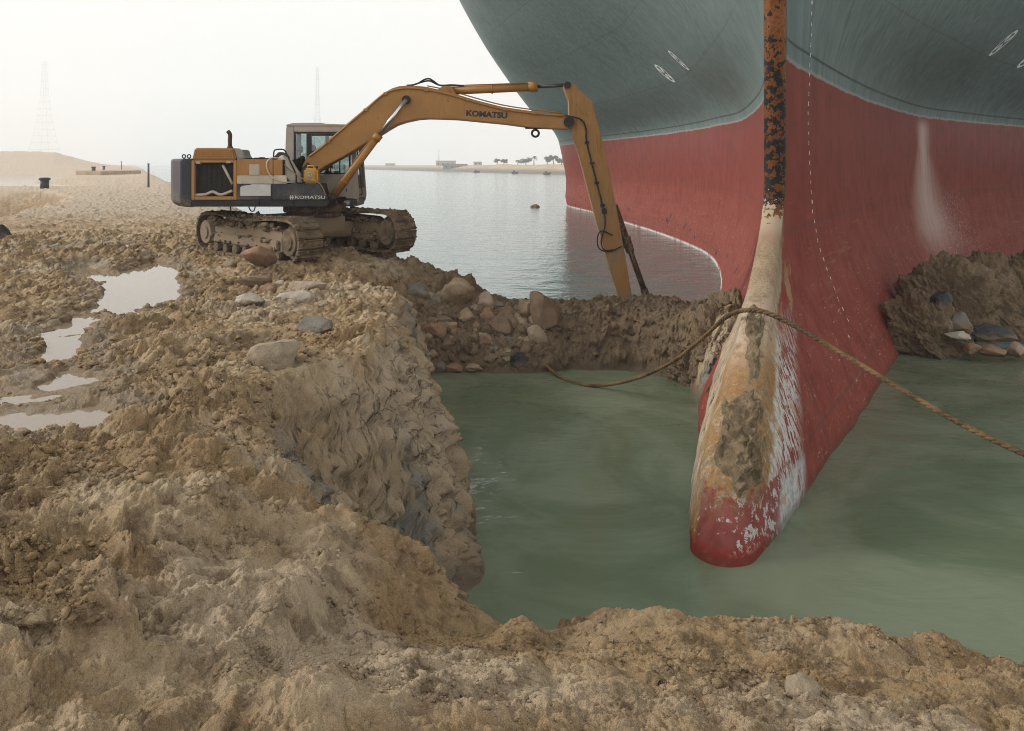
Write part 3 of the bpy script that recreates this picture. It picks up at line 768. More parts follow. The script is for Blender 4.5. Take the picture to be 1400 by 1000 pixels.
def hull_material():
    t = NT('ship_paint'); p = t.obj(); s, yl, z = t.sep(p)
    aft = t.attr('aft'); beam = t.attr('beam')
    star = t.rng(yl, -.05, .05, 1, 0)
    n_big = t.noise(p, .25, 4, .6); n_mid = t.noise(p, 1.6, 5, .65); n_fine = t.noise(p, 9, 5, .7); n_vf = t.noise(p, 34, 3, .7)
    streak = t.noise(t.scale(p, (4.5, 4.5, .22)), 1.0, 5, .65)
    streak2 = t.noise(t.scale(p, (1.3, 1.3, .05)), 1.0, 4, .6)
    run = t.noise(t.scale(p, (.35, .35, 5)), 1.5, 5, .7)
    # topsides green
    green = t.mix(t.rng(streak, .32, .7), (.092, .126, .117), (.148, .190, .178))
    green = t.mix(t.mul(t.rng(streak2, .45, .7), .45), green, (.075, .105, .098))
    green = t.mix(t.mul(t.rng(n_big, .5, .75), .3), green, (.185, .225, .21))
    # red antifouling, chalky lower down
    red = t.mix(t.rng(t.add(t.mul(streak, .5), t.mul(n_mid, .5)), .35, .65), (.145, .021, .013), (.205, .036, .023))
    chalk = t.mul(t.rng(z, 5.2, 1.6), t.rng(t.add(t.mul(n_mid, .6), t.mul(streak, .4)), .3, .62, .35, 1))
    red = t.mix(t.mul(chalk, .55), red, (.26, .075, .055))
    red = t.mix(t.mul(t.mul(t.rng(run, .58, .70), t.rng(z, 5, 2)), .32), red, (.36, .19, .16))
    sc = t.noise(t.scale(p, (1.6, 1.6, 11)), 2.2, 3, .6); sc2 = t.noise(t.scale(p, (9, 9, 1.1)), 1.6, 4, .6)
    scrape = t.math('MAXIMUM', t.rng(sc, .66, .70), t.rng(sc2, .67, .71))
    red = t.mix(t.mul(t.mul(scrape, t.rng(z, 3.6, 1.4)), .7), red, (.47, .36, .33))
    edge = t.add(z, t.mul(t.sub(n_mid, .5), .16))
    col = t.mix(t.rng(edge, 6.37, 6.41), red, green)
    rim = t.mul(t.rng(edge, 6.37, 6.40), t.rng(edge, 6.50, 6.44))
    col = t.mix(t.mul(rim, .45), col, (.34, .30, .27))
    # weld seams
    seam = t.math('ABSOLUTE', t.sub(z, 6.78)); col = t.mix(t.mul(t.rng(seam, .045, .018), .8), col, (.03, .032, .03))
    seam2 = t.math('ABSOLUTE', t.sub(t.math('FRACT', t.mul(t.add(s, t.mul(z, .16)), .115)), .5))
    col = t.mix(t.mul(t.rng(seam2, .007, .002), .42), col, (.06, .05, .047))
    row = t.math('ABSOLUTE', t.sub(t.math('FRACT', t.mul(t.add(z, .9), .36)), .5)); col = t.mix(t.mul(t.rng(row, .012, .003), .35), col, (.06, .05, .047))
    rr_ = t.mul(t.rng(t.noise(t.scale(p, (2.6, 2.6, .10)), 1.0, 3, .55), .66, .72), t.rng(n_fine, .35, .6)); col = t.mix(t.mul(rr_, .5), col, (.15, .07, .035))
    seam3 = t.math('ABSOLUTE', t.sub(z, 3.35)); col = t.mix(t.mul(t.rng(seam3, .02, .006), .3), col, (.12, .04, .03))
    # the washed-down clay smear of the starboard bow
    sx = t.sub(t.add(t.sub(s, SMEAR_S), t.mul(t.sub(n_mid, .5), .5)), t.mul(t.sub(5.0, z), SMEAR_K))
    band = t.rng(t.math('DIVIDE', t.math('ABSOLUTE', sx), t.add(1.15, t.mul(t.math('MAXIMUM', t.sub(5.0, z), 0.0), .75))), 1.2, .0)
    band = t.mul(t.mul(band, star), t.mul(t.rng(z, 6.45, 5.9), t.rng(z, .4, 2.2)))
    col = t.mix(t.mul(band, t.rng(streak, .25, .55, .55, .85)), col, (.44, .325, .275))
    spl = t.mul(t.mul(t.rng(t.math('ABSOLUTE', t.sub(s, SMEAR_S + 2.0)), 4.2, .8), star), t.rng(z, 4.2, 2.2))
    col = t.mix(t.mul(spl, t.rng(n_fine, .48, .68, 0, .65)), col, (.45, .33, .29))
    # the scraped bulb: pale beige and white abrasion behind the ridge, ochre rust on the crown
    low = t.rng(t.add(z, t.mul(t.sub(n_mid, .5), 1.2)), 3.7, 2.9)
    drag0 = t.noise(t.scale(p, (5, 5, 1.2)), 2.4, 4, .65)
    nm = t.mul(t.sub(n_mid, .5), 1.0); nf = t.sub(n_fine, .5)
    width = t.add(.34, t.mul(t.math('MAXIMUM', t.sub(4.2, z), 0.0), .24))        # starboard reach of the abrasion grows downwards
    width = t.add(t.mul(width, star), t.mul(t.sub(1, star), 5.5))
    width = t.mul(width, t.rng(z, .2, 1.2, .7, 1))
    edge_ = t.sub(t.add(aft, t.add(nm, t.mul(nf, .5))), width)
    beige = t.mix(t.rng(n_fine, .35, .65), (.33, .25, .165), (.46, .37, .265))
    beige = t.mix(t.rng(n_mid, .52, .62, 0, .7), beige, (.41, .31, .25))
    beige = t.mix(t.mul(t.rng(z, 2.0, 2.9), t.rng(t.add(t.mul(n_fine, .5), t.mul(streak, .5)), .38, .56, .35, .95)), beige, t.mix(t.rng(n_vf, .35, .65), (.19, .13, .075), (.31, .225, .14)))
    col = t.mix(t.mul(t.mul(t.rng(edge_, .12, -.10), low), t.rng(t.add(t.mul(sc2, .5), t.mul(n_fine, .5)), .36, .46, .35, 1)), col, beige)
    white = t.mix(t.rng(n_vf, .4, .6), (.46, .45, .43), (.60, .58, .56))
    mudsm = t.mul(t.rng(t.noise(t.scale(p, (3, 3, .7)), 1.3, 6, .7), .5, .62), t.mul(t.rng(z, 3.6, 2.6), t.rng(edge_, .5, 0)))
    col = t.mix(t.mul(mudsm, .75), col, (.205, .145, .085))
    stn = t.mul(t.mul(t.rng(z, 1.9, 1.4), t.rng(z, .35, .6)), t.rng(t.add(aft, t.mul(nm, .8)), .95, .35)); stn = t.mul(stn, t.rng(t.add(t.mul(n_fine, .5), t.mul(drag0, .5)), .44, .56))
    STAIN = t.mul(stn, .8)
    drag = t.noise(t.scale(p, (7, 7, .8)), 2.0, 4, .65)                       # long scrapes raked down the flank
    wz = t.mul(t.mul(t.rng(z, 2.3, 1.5), t.rng(aft, .45, .8)), t.mul(t.rng(t.add(aft, nm), 2.6, 1.7), star))
    col = t.mix(t.mul(t.mul(wz, t.rng(drag, .46, .52)), .92), col, white)
    wl = t.mul(t.mul(t.rng(t.add(z, t.mul(nf, .5)), .52, .38), t.rng(aft, .7, 1.0)), t.mul(t.rng(t.add(aft, nm), 2.7, 2.2), star))
    col = t.mix(t.mul(wl, t.rng(n_mid, .40, .5, .3, .95)), col, t.mix(t.rng(n_fine, .4, .6), (.36, .37, .37), (.55, .54, .53)))
    oc = t.mul(t.rng(t.add(t.mul(n_mid, .6), t.mul(n_fine, .4)), .43, .47), t.mul(t.rng(t.add(z, nm), 2.1, 1.5), t.rng(t.add(aft, t.mul(nm, 1.2)), .85, .6)))
    col = t.mix(t.mul(oc, .95), col, t.mix(t.rng(n_fine, .35, .65), (.23, .105, .032), (.37, .215, .085)))
    oc2 = t.mul(t.mul(t.rng(n_mid, .56, .60), t.rng(z, 3.2, 2.4)), t.mul(t.rng(aft, 2.6, 1.6), t.rng(aft, .8, 1.2)))
    col = t.mix(t.mul(oc2, .6), col, (.36, .25, .13))
    tip = t.mul(t.mul(t.rng(t.add(z, t.add(t.mul(nf, .45), t.mul(nm, .5))), .66, .58), t.rng(t.add(aft, nm), 1.3, 1.0)), t.math('MAXIMUM', star, t.rng(aft, .22, .12)))
    col = t.mix(t.mul(tip, .92), col, t.mix(t.rng(streak, .3, .7), (.165, .034, .032), (.27, .075, .068)))
    fl = t.mul(t.rng(t.add(t.mul(n_mid, .45), t.mul(n_fine, .55)), .555, .57), t.mul(t.rng(z, 1.35, 1.0), t.rng(aft, 2.2, 1.6)))
    col = t.mix(t.mul(fl, .9), col, white)
    tar = t.mul(t.mul(t.rng(n_mid, .60, .62), t.rng(z, 1.6, 1.2)), t.mul(t.sub(1, star), t.rng(aft, .3, .5)))
    col = t.mix(t.mul(tar, .9), col, (.03, .03, .03))
    col = t.mix(STAIN, col, t.mix(t.rng(n_vf, .35, .65), (.15, .10, .055), (.27, .195, .115)))
    brt = t.mul(t.rng(z, .22, .06), t.rng(aft, 1.0, .4)); col = t.mix(brt, col, (.27, .03, .022))
    # bare stem bar: rust above, black tar, muddy below
    stem = t.mul(t.rng(t.add(aft, t.mul(t.sub(n_fine, .5), .12)), .26, .20), t.rng(z, 3.0, 3.5))
    rust = t.mix(t.rng(n_fine, .3, .7), (.095, .032, .008), (.235, .085, .022))
    stemc = t.mix(t.mul(t.rng(t.add(n_fine, t.add(t.mul(t.rng(z, 7.0, 5.4), .07), t.mul(t.sub(n_mid, .5), .5))), .52, .56), t.rng(z, 8.0, 7.2)), rust, (.013, .012, .012))
    stemc = t.mix(t.mul(t.rng(t.add(t.add(t.mul(n_fine, .6), t.mul(n_mid, .4)), t.mul(t.rng(z, 4.7, 3.0), .36)), .72, .75), 1.0), stemc, (.37, .285, .195))
    col = t.mix(stem, col, stemc)
    # dried mud film near the water, and a salt line on the port waterline
    film = t.mul(t.rng(n_fine, .55, .7), t.rng(z, 2.6, 1.0)); col = t.mix(t.mul(film, .35), col, (.30, .23, .155))
    wetb = t.rng(t.add(z, t.mul(t.sub(n_mid, .5), .12)), .14, .04); col = t.mix(t.mul(wetb, .5), col, (.07, .045, .03))
    salt = t.mul(t.mul(t.rng(z, .16, .05), t.rng(n_mid, .35, .5)), t.mul(t.sub(1, star), t.rng(aft, 12, 18)))
    col = t.mix(t.mul(salt, .8), col, (.62, .58, .55))
    rough = t.add(.40, t.mul(t.rng(z, 6.4, 2), .25))
    hgt = t.add(t.mul(n_fine, t.mul(low, .7)), t.add(t.mul(streak, .12), t.mul(n_big, .8)))
    return t.principled(col, rough, 0, t.bump(hgt, .35, .03), .07)

HULL_ME, (HZS, HSS, HBB) = build_hull()
def find_s(px, z, side=1, lo=6.2, hi=70):
    """distance aft where the hull at height z crosses photo column px"""
    best = None
    for s in np.arange(lo, hi, .05):
        w = ship_world(s, side * hull_b(s, z), z); q = 700 + w.x / w.y * F_PX
        e = abs(q - px)
        if best is None or e < best[0]: best = (e, s)
    return best[1]
SMEAR_S = find_s(1262, 5.0); SMEAR_K = (find_s(1268, 2.8) - SMEAR_S) / 2.2
ship = empty('cargo_ship', SHIP_T, 'huge cargo ship bow with green topsides and scraped red bottom, stuck in the bank', 'ship', rz=math.pi / 2 - SHIP_A)
hull = link_mesh('hull', HULL_ME, hull_material(), ship)

def hull_frame(s, z, side):
    """local point on the hull with tangent (aft), up-tangent and outward normal; side +1 = starboard"""
    e = .02
    def P(s_, z_): return Vector((s_, -side * hull_b(s_, z_), z_))
    p = P(s, z); ta = (P(s + e, z) - P(s - e, z)).normalized(); tu = (P(s, z + e) - P(s, z - e)).normalized()
    nrm = ta.cross(tu) * (1 if side > 0 else -1); nrm.normalize()
    if nrm.y * (-side) < 0: nrm = -nrm
    return p, ta, tu, nrm

def deck():
    v = []; f = []
    zz = HZS[-1]; n = HSS.shape[1]
    for i in range(0, n, 3):
        v += [(HSS[-1, i], -HBB[-1, i], zz - .01), (HSS[-1, i], HBB[-1, i], zz - .01)]
    for i in range(len(v) // 2 - 1): f.append((2 * i, 2 * i + 2, 2 * i + 3, 2 * i + 1))
    me = bpy.data.meshes.new('deck'); me.from_pydata(v, [], f); me.update(); return me
link_mesh('deck', deck(), plain('deck_green', (.10, .16, .14)), ship)
WHITE = plain('marking_white', (.78, .79, .77), .6, var=.1, scale=30)

# bow thruster emblems: an ellipse ring with a crossed propeller inside, two a side
def emblem(s, z, side, hgt):
    b = bmesh.new()
    def put(c): return b.verts.new(c)
    def at(a, u):
        p, ta, tu, nr = hull_frame(s + a, z + u, side); return p + nr * .012
    N = 36; ro, ri = hgt / 2, hgt / 2 * .80; wx = .78
    o = [put(at(ro * wx * math.cos(2 * math.pi * k / N), ro * math.sin(2 * math.pi * k / N))) for k in range(N)]
    i = [put(at(ri * wx * math.cos(2 * math.pi * k / N), ri * math.sin(2 * math.pi * k / N))) for k in range(N)]
    for k in range(N): b.faces.new((o[k], o[(k + 1) % N], i[(k + 1) % N], i[k]))
    for a0 in (45, 135, 225, 315):
        pts = []
        for rr, ww in ((.06, 20), (.45, 19), (.82, 13)):
            for sg in (-1, 1):
                q = R(a0 + sg * ww); pts.append(put(at(ro * rr * wx * math.cos(q), ro * rr * math.sin(q))))
        b.faces.new((pts[0], pts[1], pts[3], pts[2])); b.faces.new((pts[2], pts[3], pts[5], pts[4]))
    me = bpy.data.meshes.new('thruster_emblem'); b.to_mesh(me); b.free()
    return link_mesh('thruster_emblem', me, WHITE, ship)
for side in (1, -1):
    for s, z in ((28.2, 9.35), (32.4, 9.25)): emblem(s, z, side, .98)

# draught marks: white numerals up the starboard stem
def draught_marks():
    z = 8.0; k = 0; digits = ['2', '14', '8', '6', '4', '2', '13', '8', '6', '4', '2', '12', '8', '6', '4', '2', '11', '8', '6', '4', '2', '10', '8', '6', '4', '2', '9', '8', '6', '4', '2', '8', '8', '6', '4', '2', '7']
    for d in digits:
        if z < .9: break
        s = find_s(np.interp(z, [1.2, 1.6, 2.2, 2.8, 3.5, 4.5, 5.5, 8], [1160, 1146, 1131, 1118, 1110, 1106, 1104, 1110]), z, 1, float(s_stem(z)) + .35, 14)
        p, ta, tu, nr = hull_frame(s, z, 1)
        me = text_mesh(d, .115, .001, .002)
        M = Matrix((ta, tu, nr)).transposed().to_4x4(); M.translation = p + nr * .012
        me.transform(M)
        link_mesh('draught_numeral', me, WHITE, ship)
        z -= .205
draught_marks()

# mud still clinging to the bulb: a crust of uneven thickness moulded on the plating
def crust(name, label, zr, qr, shape, thick, seed):
    zs = np.linspace(zr[0], zr[1], 170); q = np.linspace(qr[0], qr[1], 150)
    ds = np.abs(q) ** 1.5 * .8
    P = np.zeros((len(zs), len(q), 3))
    for i, z in enumerate(zs):
        st = float(s_stem(z)); a = half_breadth(st + ds, np.array([z]))[0]; a0 = float(half_breadth(np.array([st]), np.array([z]))[0, 0]); r = float(np.interp(z, NR_Z, NR_R))
        b = np.maximum(0, a - a0 * np.exp(-ds / 6)) + float(np.interp(z, WG_Z, WG_A)) * (1 - np.exp(-ds / 1.2)) + r * np.sqrt(np.maximum(0, 1 - (1 - np.minimum(ds / r, 1)) ** 2))
        b = b * np.sign(q); s_ = st + ds
        P[i, :, 0] = SHIP_T.x + AX.x * s_ + RT.x * b; P[i, :, 1] = SHIP_T.y + AX.y * s_ + RT.y * b; P[i, :, 2] = z
    n = np.cross(np.gradient(P, axis=1), np.gradient(P, axis=0)); n /= np.linalg.norm(n, axis=2, keepdims=True) + 1e-9
    if n[..., 2].mean() < 0: n = -n
    Q, Z = np.meshgrid(q, zs)
    bl = sum((.66 ** k) * (np.abs(perlin(Q * 5 * 2.05 ** k + 3 * k, Z * 5 * 2.05 ** k, seed + k)) - .28) for k in range(6))
    mask = shape(Q, Z) + .55 * perlin(Q * 4, Z * 4, seed + 30) + .30 * perlin(Q * 11, Z * 11, seed + 31)
    th = thick * (sstep(-.1, .95, mask) * (1.2 + .5 * lumps(Q * 9, Z * 9, seed + 40, .8) + 1.1 * bl) - .22)
    V = P + n * th[..., None] + np.stack([.6 * th * perlin(Q * 14, Z * 14, seed + 50), .6 * th * perlin(Q * 14, Z * 14, seed + 51), 0 * th], -1)
    ny, nx = Z.shape; i_ = np.arange(nx * ny).reshape(ny, nx)
    fq = np.stack([i_[:-1, :-1], i_[:-1, 1:], i_[1:, 1:], i_[1:, :-1]], -1)
    vis = th > -.12 * thick; kc = vis[:-1, :-1] | vis[1:, :-1] | vis[:-1, 1:] | vis[1:, 1:]
    fq = fq[kc]; used = np.zeros(nx * ny, bool); used[fq.ravel()] = True; re_ = np.cumsum(used) - 1
    v = V.reshape(-1, 3)[used]; o = v.mean(0)
    ob = link_mesh(name, np_mesh(name, v - o, re_[fq]), CRUST); ob.location = Vector(o)
    return tag(ob, label, 'mud')
def crust_material():
    t = NT('clinging_mud'); p = t.geo_pos(); n2 = t.noise(p, 6, 6, .65); n3 = t.noise(p, 40, 4, .7)
    col = t.mix(t.rng(n2, .35, .65), (.15, .105, .06), (.29, .215, .13)); col = t.mix(t.mul(t.rng(n3, .55, .7), .5), col, (.085, .058, .033))
    return t.principled(col, .9, 0, t.bump(t.add(n3, n2), 1.0, .035), .2)
CRUST = crust_material()
crust('mud_cake', 'dark mud cake sitting on the crown of the bulb', (.3, 1.75), (-.75, 1.2), lambda Q, Z: .80 - ((Q - (.06 + .30 * (1.4 - Z))) / .46) ** 2 - ((Z - 1.02) / .52) ** 2, .085, 31)
crust('mud_cake', 'narrow strip of mud along the bulb ridge under the rope', (1.35, 2.75), (-.6, .8), lambda Q, Z: .60 - ((Q - .04 - .14 * (2.2 - Z)) / .20) ** 2 - ((Z - 2.0) / .58) ** 2, .065, 41)

# ------------------------------------------------------------------ rope
def catmull(pts, sub=10):
    pts = [Vector(p) for p in pts]; out = []
    P = [pts[0] * 2 - pts[1]] + pts + [pts[-1] * 2 - pts[-2]]
    for i in range(1, len(P) - 2):
        for k in range(sub):
            t = k / sub; a, b, c, d = P[i - 1], P[i], P[i + 1], P[i + 2]
            out.append(.5 * ((2 * b) + (c - a) * t + (2 * a - 5 * b + 4 * c - d) * t * t + (3 * b - a - 3 * c + d) * t ** 3))
    out.append(pts[-1]); return out
def rope_mat():
    t = NT('hawser'); p = t.geo_pos(); n2 = t.noise(p, 3, 5, .6); n3 = t.noise(p, 45, 4, .7)
    col = t.mix(t.rng(n2, .4, .62), (.16, .10, .045), (.065, .042, .024)); col = t.mix(t.mul(t.rng(n3, .5, .7), .6), col, (.26, .18, .09))
    return t.principled(col, .9, 0, t.bump(n3, .6, .01), .2)
ropePts = [pix(700, 436, 18.35), pix(712, 456, 17.95), pix(730, 482, 17.45), pix(750, 503, 17.1), pix(770, 518, 16.6), pix(795, 526, 16.15), pix(825, 527, 15.9), pix(858, 521, 15.4), pix(890, 510, 14.8), pix(925, 491, 14.0),
           pix(960, 463, 13.1), pix(990, 436, 12.25), pix(1010, 426, 11.75), pix(1028, 424.5, 11.4), pix(1046, 427, 11.25), pix(1075, 440, 11.1), pix(1120, 465, 10.7), pix(1190, 507, 10.1), pix(1260, 549, 9.5), pix(1330, 588, 8.95), pix(1400, 621, 8.5), pix(1520, 676, 7.8), pix(1700, 745, 7.2), (9.2, 5.6, 1.0), (12.5, 3.4, 1.25), (17, 1.0, 1.5)]
rc = catmull(ropePts, 14)
m = MB(); strand = []
for k in range(3):                                              # three laid strands
    pts = []; L = 0
    for i, p in enumerate(rc):
        if i: L += (rc[i] - rc[i - 1]).length
        t = (rc[min(i + 1, len(rc) - 1)] - rc[max(i - 1, 0)]).normalized(); x = t.cross(Vector((0, 0, 1))).normalized(); y = x.cross(t)
        a = L * 24 + k * 2.094
        pts.append(p + (x * math.cos(a) + y * math.sin(a)) * .017)
    m.tube(pts, .0215, 8)
o0 = rc[0]
tag(m.build('rope', rope_mat(), None, o0), 'thick muddy hawser sagging into the pool and over the bulb', 'rope').location = o0
CORD = plain('twine', (.05, .036, .022), .9, bump=.3)

# ------------------------------------------------------------------ mud mound right of the bow
def tri_noise(v, f, seed, octv=6, gain=.62):
    """billowing 3-D relief from three plane projections"""
    s_ = 0; am = 1.0; tot = 0
    for k in range(octv):
        a = perlin(v[:, 0] * f + .37 * v[:, 2] * f, v[:, 1] * f - .41 * v[:, 2] * f, seed + 3 * k); b = perlin(v[:, 1] * f + 5.1, v[:, 2] * f + .3 * v[:, 0] * f, seed + 3 * k + 1)
        s_ = s_ + am * (np.abs(.7 * (a + b)) - .28); tot += am; am *= gain; f *= 2.07
    return s_ / tot
ICO[7] = ico(7)
def mound(name, blobs, seed, dark=.88):
    """spoil heap of several big broken lumps of clay grown together"""
    vs = []; fs_ = []; n = 0
    for q, (px_, py_, w, h, Y, dp) in enumerate(blobs):
        r = np.random.RandomState(seed + q); v = ICO[7][0].copy()
        for k in range(16):
            d = r.normal(0, 1, 3); d /= np.linalg.norm(d); lim = r.uniform(.58, .86); s_ = v @ d; o_ = s_ > lim; v[o_] -= np.outer((s_[o_] - lim) * .9, d)
        c = pix(px_, py_, Y); k = Y / F_PX
        v = v * np.array([w * k * .62, dp * .62, h * k * .62]) + np.array([c.x, c.y + dp * .3, c.z])
        nn = v - np.array([c.x, c.y + dp * .3, c.z]); nn /= np.linalg.norm(nn, axis=1, keepdims=True)
        v = v + nn * (.75 * tri_noise(v, 1.5, seed + 50 + q) + .10 * lumps(v[:, 0] * 4 + v[:, 1], v[:, 2] * 4 - v[:, 1], seed + q, .7) + .05 * lumps(v[:, 0] * 10 + v[:, 1] * 3, v[:, 2] * 10 - 3 * v[:, 1], seed + 9 + q, .7))[:, None]
        vs.append(v); fs_.append(ICO[7][1] + n); n += len(v)
    v = np.concatenate(vs); me = np_mesh(name, v, np.concatenate(fs_)); add_attr(me, 'dark', np.full(len(v), dark))
    return tag(link_mesh(name, me, MUD), kind='structure')
mound('mud_mound', [(1283, 468, 112, 104, 18.6, 1.5)], 61)
mound('mud_mound', [(1305, 432, 110, 165, 20.6, 2.2), (1370, 442, 150, 165, 20.8, 2.4), (1462, 435, 170, 180, 21.0, 2.6), (1590, 430, 220, 180, 21.0, 2.6)], 71)
mound('mud_mound', [(985, 490, 70, 130, 15.6, 1.6), (1008, 462, 46, 110, 16.0, 1.5), (955, 508, 60, 70, 16.3, 1.2)], 81, .95)
mound('mud_mound', [(832, 458, 110, 84, 18.6, 1.5), (782, 474, 80, 70, 18.2, 1.2), (902, 456, 90, 84, 18.7, 1.4), (948, 474, 80, 70, 18.1, 1.2), (868, 488, 90, 40, 17.7, .9)], 91, 1.0)
for k, (a, b, w, h, m_, lab, Y) in enumerate([
    (1288, 412, 26, 26, 'black', 'black tarry lump on top of the right mud mound', 18.7), (1312, 440, 30, 26, 'grey', 'dark grey crushed lump right of the near mud block', 18.5),
    (1360, 455, 56, 22, 'black', 'long dark slag lump lying at the foot of the right mound', 18.5), (1310, 460, 32, 12, 'pale', 'pale flat stone under the dark grey lump', 18.2),
    (1332, 477, 24, 16, 'redbrown', 'reddish stone at the waterline below the pale flat stone', 18.1), (1358, 481, 34, 16, 'redbrown', 'orange brown stone in the middle of the waterline row', 18.05),
    (1392, 478, 28, 20, 'pink', 'pinkish stone at the right picture edge by the water', 18.1)]):
    rock(a, b, w, h, Y, m_, lab, 500 + k)

# ------------------------------------------------------------------ road post, bollards, earth wall
def up(px, py, Y): p = pix(px, py, Y); return p
m = MB(); b = pix(203, 257, 74); m.cyl(b, b + Vector((0, 0, 2.2)), .10, .085, 10); m.cyl(b + Vector((0, 0, 2.2)), b + Vector((0, 0, 2.26)), .115, .115, 10)
o = m.build('marker_post', plain('post_grey', (.12, .11, .09), .8), None, b); o.location = b; tag(o, 'thin dark marker post beside the bank road', 'post')
m = MB(); b = pix(166, 232, 190); m.cyl(b, b + Vector((0, 0, 2.0)), .12, .1, 8); m.cyl(b + Vector((0, 0, 2.0)), b + Vector((0, 0, 2.06)), .15, .15, 8)
o = m.build('marker_post', plain('post_faded', (.2, .18, .15), .8), None, b); o.location = b; tag(o, 'faint far marker post at the vanishing end of the road', 'post')
BOLL = plain('bollard_black', (.018, .02, .022), .6, var=.3)
def bollard(px, pyb, Y, hpx, label):
    b = pix(px, pyb, Y); hh = hpx / F_PX * Y; r = hh * .42
    e = empty('mooring_bollard', b, label, 'bollard', 'black mooring bollards along the bank')
    m = MB(); m.cyl(b + Vector((0, 0, -.3)), b + Vector((0, 0, hh * .72)), r * .95, r, 20); m.build('post', BOLL, e, b)
    m = MB(); m.cyl(b + Vector((0, 0, hh * .70)), b + Vector((0, 0, hh * .80)), r, r * 1.3, 20); m.cyl(b + Vector((0, 0, hh * .80)), b + Vector((0, 0, hh * .95)), r * 1.3, r * 1.25, 20)
    m.cyl(b + Vector((0, 0, hh * .95)), b + Vector((0, 0, hh)), r * 1.2, r * .7, 20); m.build('cap', BOLL, e, b)
bollard(61, 256.5, 70.0, 13.5, 'squat black bollard on top of the brown cut wall')
bollard(128, 234, 150, 6, 'tiny black bollard on the far earth wall')
bollard(142, 231, 215, 4, 'tiniest far bollard at the end of the earth wall')
t_ = NT('earth_wall'); p_ = t_.geo_pos(); n_ = t_.noise(p_, .8, 6, .65)
EARTH = t_.principled(t_.mix(t_.rng(n_, .35, .65), (.32, .22, .13), (.42, .31, .20)), .95, 0, t_.bump(n_, .5, .2))
m = MB(); a = pix(103, 246, 148); c = pix(146, 238, 146)
m.prism([(a.x, 148, 1.2), (c.x, 144, 1.2), (c.x, 144, 3.1), (a.x, 148, 3.2)], (-3, 22, 0), .15)
o = m.build('earth_wall', EARTH, None, (a.x, 148, 1.2)); o.location = (a.x, 148, 1.2); tag(o, 'squared brown earth wall beyond the white lagoon', 'wall')

# ------------------------------------------------------------------ pylons
STEEL = plain('pylon_steel', (.16, .16, .16), .6, .3)
def pylon(px, pyb, pyt, Y, wpx, label):
    k = Y / F_PX; b = pix(px, pyb, Y); H = (pyb - pyt) * k; W = wpx * k
    e = empty('power_pylon', b, label, 'pylon', 'lattice pylons fading in the dust')
    prof = [(0, 1), (.18, .70), (.36, .48), (.54, .30), (.70, .22), (.85, .17), (1, .10)]
    legs = MB(); br = MB(); r = .0014 * H
    def hw(t): return W / 2 * np.interp(t, [q[0] for q in prof], [q[1] for q in prof])
    for sx in (-1, 1):
        for sy in (-1, 1):
            legs.tube([b + Vector((sx * hw(t), sy * hw(t), t * H)) for t, _ in prof], r * .9, 5)
    lv = list(np.linspace(0, 1, 15))
    for t0, t1 in zip(lv[:-1], lv[1:]):
        for sx, sy, tx, ty in ((-1, -1, 1, -1), (1, -1, 1, 1), (1, 1, -1, 1), (-1, 1, -1, -1)):
            A = b + Vector((sx * hw(t0), sy * hw(t0), t0 * H)); B = b + Vector((tx * hw(t1), ty * hw(t1), t1 * H))
            C_ = b + Vector((tx * hw(t0), ty * hw(t0), t0 * H)); D = b + Vector((sx * hw(t1), sy * hw(t1), t1 * H))
            br.cyl(A, B, r * .4, n=4); br.cyl(C_, D, r * .4, n=4); br.cyl(D, B, r * .7, n=4)
    legs.build('legs', STEEL, e, b); br.build('bracing', STEEL, e, b)
    for t in (.88, .96):
        arm = MB(); arm.tube([b + Vector((-W * .22, 0, t * H)), b + Vector((0, 0, t * H + H * .012)), b + Vector((W * .22, 0, t * H))], r * .9, 5); arm.build('crossarm', STEEL, e, b)
pylon(61, 214, 84, 1900, 30, 'tall lattice pylon fading behind the sand hill')
pylon(434, 236, 92, 1900, 19, 'fainter lattice pylon rising behind the digger cab')

# ------------------------------------------------------------------ far shore of the canal
def far_shore():
    A = np.array([70., 215.]); D = np.array([-140., 306.]); D /= np.linalg.norm(D); N = np.array([D[1], -D[0]])
    s = np.concatenate([np.linspace(-160, 900, 420)]); w = np.concatenate([np.linspace(-8, 30, 34), np.linspace(34, 900, 40)])
    S, W = np.meshgrid(s, w)
    X = A[0] + D[0] * S + N[0] * W; Y = A[1] + D[1] * S + N[1] * W
    Z = -1.2 + 2.2 * sstep(-4, 2, W) + 3.6 * sstep(8, 22, W) * (.8 + .35 * fbm(S * .03, W * .05, 700, 3)) * sstep(420, 200, S) + .12 * fbm(X * .4, Y * .4, 701, 3)
    Z = Z + 1.6 * sstep(200, 420, S) * sstep(10, 30, W)
    ny, nx = S.shape; i = np.arange(nx * ny).reshape(ny, nx)
    q = np.stack([i[:-1, :-1], i[:-1, 1:], i[1:, 1:], i[1:, :-1]], -1).reshape(-1, 4)
    me = np_mesh('far_shore', np.stack([X, Y, Z], -1).reshape(-1, 3), q)
    add_attr(me, 'quay', (sstep(2.6, .8, Z)).ravel())
    return me, A, D, N
fs, FA, FD, FN = far_shore()
t_ = NT('far_sand'); p_ = t_.geo_pos(); n_ = t_.noise(p_, .08, 6, .65)
FSM = t_.principled(t_.mix(t_.attr('quay'), t_.mix(t_.rng(n_, .35, .65), (.36, .25, .15), (.46, .34, .22)), (.14, .125, .10)), .95)
if fs.polygons[10].normal.z < 0: fs.flip_normals()
tag(link_mesh('far_shore', fs, FSM), kind='structure')
def shore_at(px, inland):
    """point on the far shore seen in photo column px, set back inland metres"""
    k = (px - 700) / F_PX; A2 = FA + FN * inland
    s = (k * A2[1] - A2[0]) / (FD[0] - k * FD[1]); P = A2 + FD * s
    return Vector((P[0], P[1], 0))
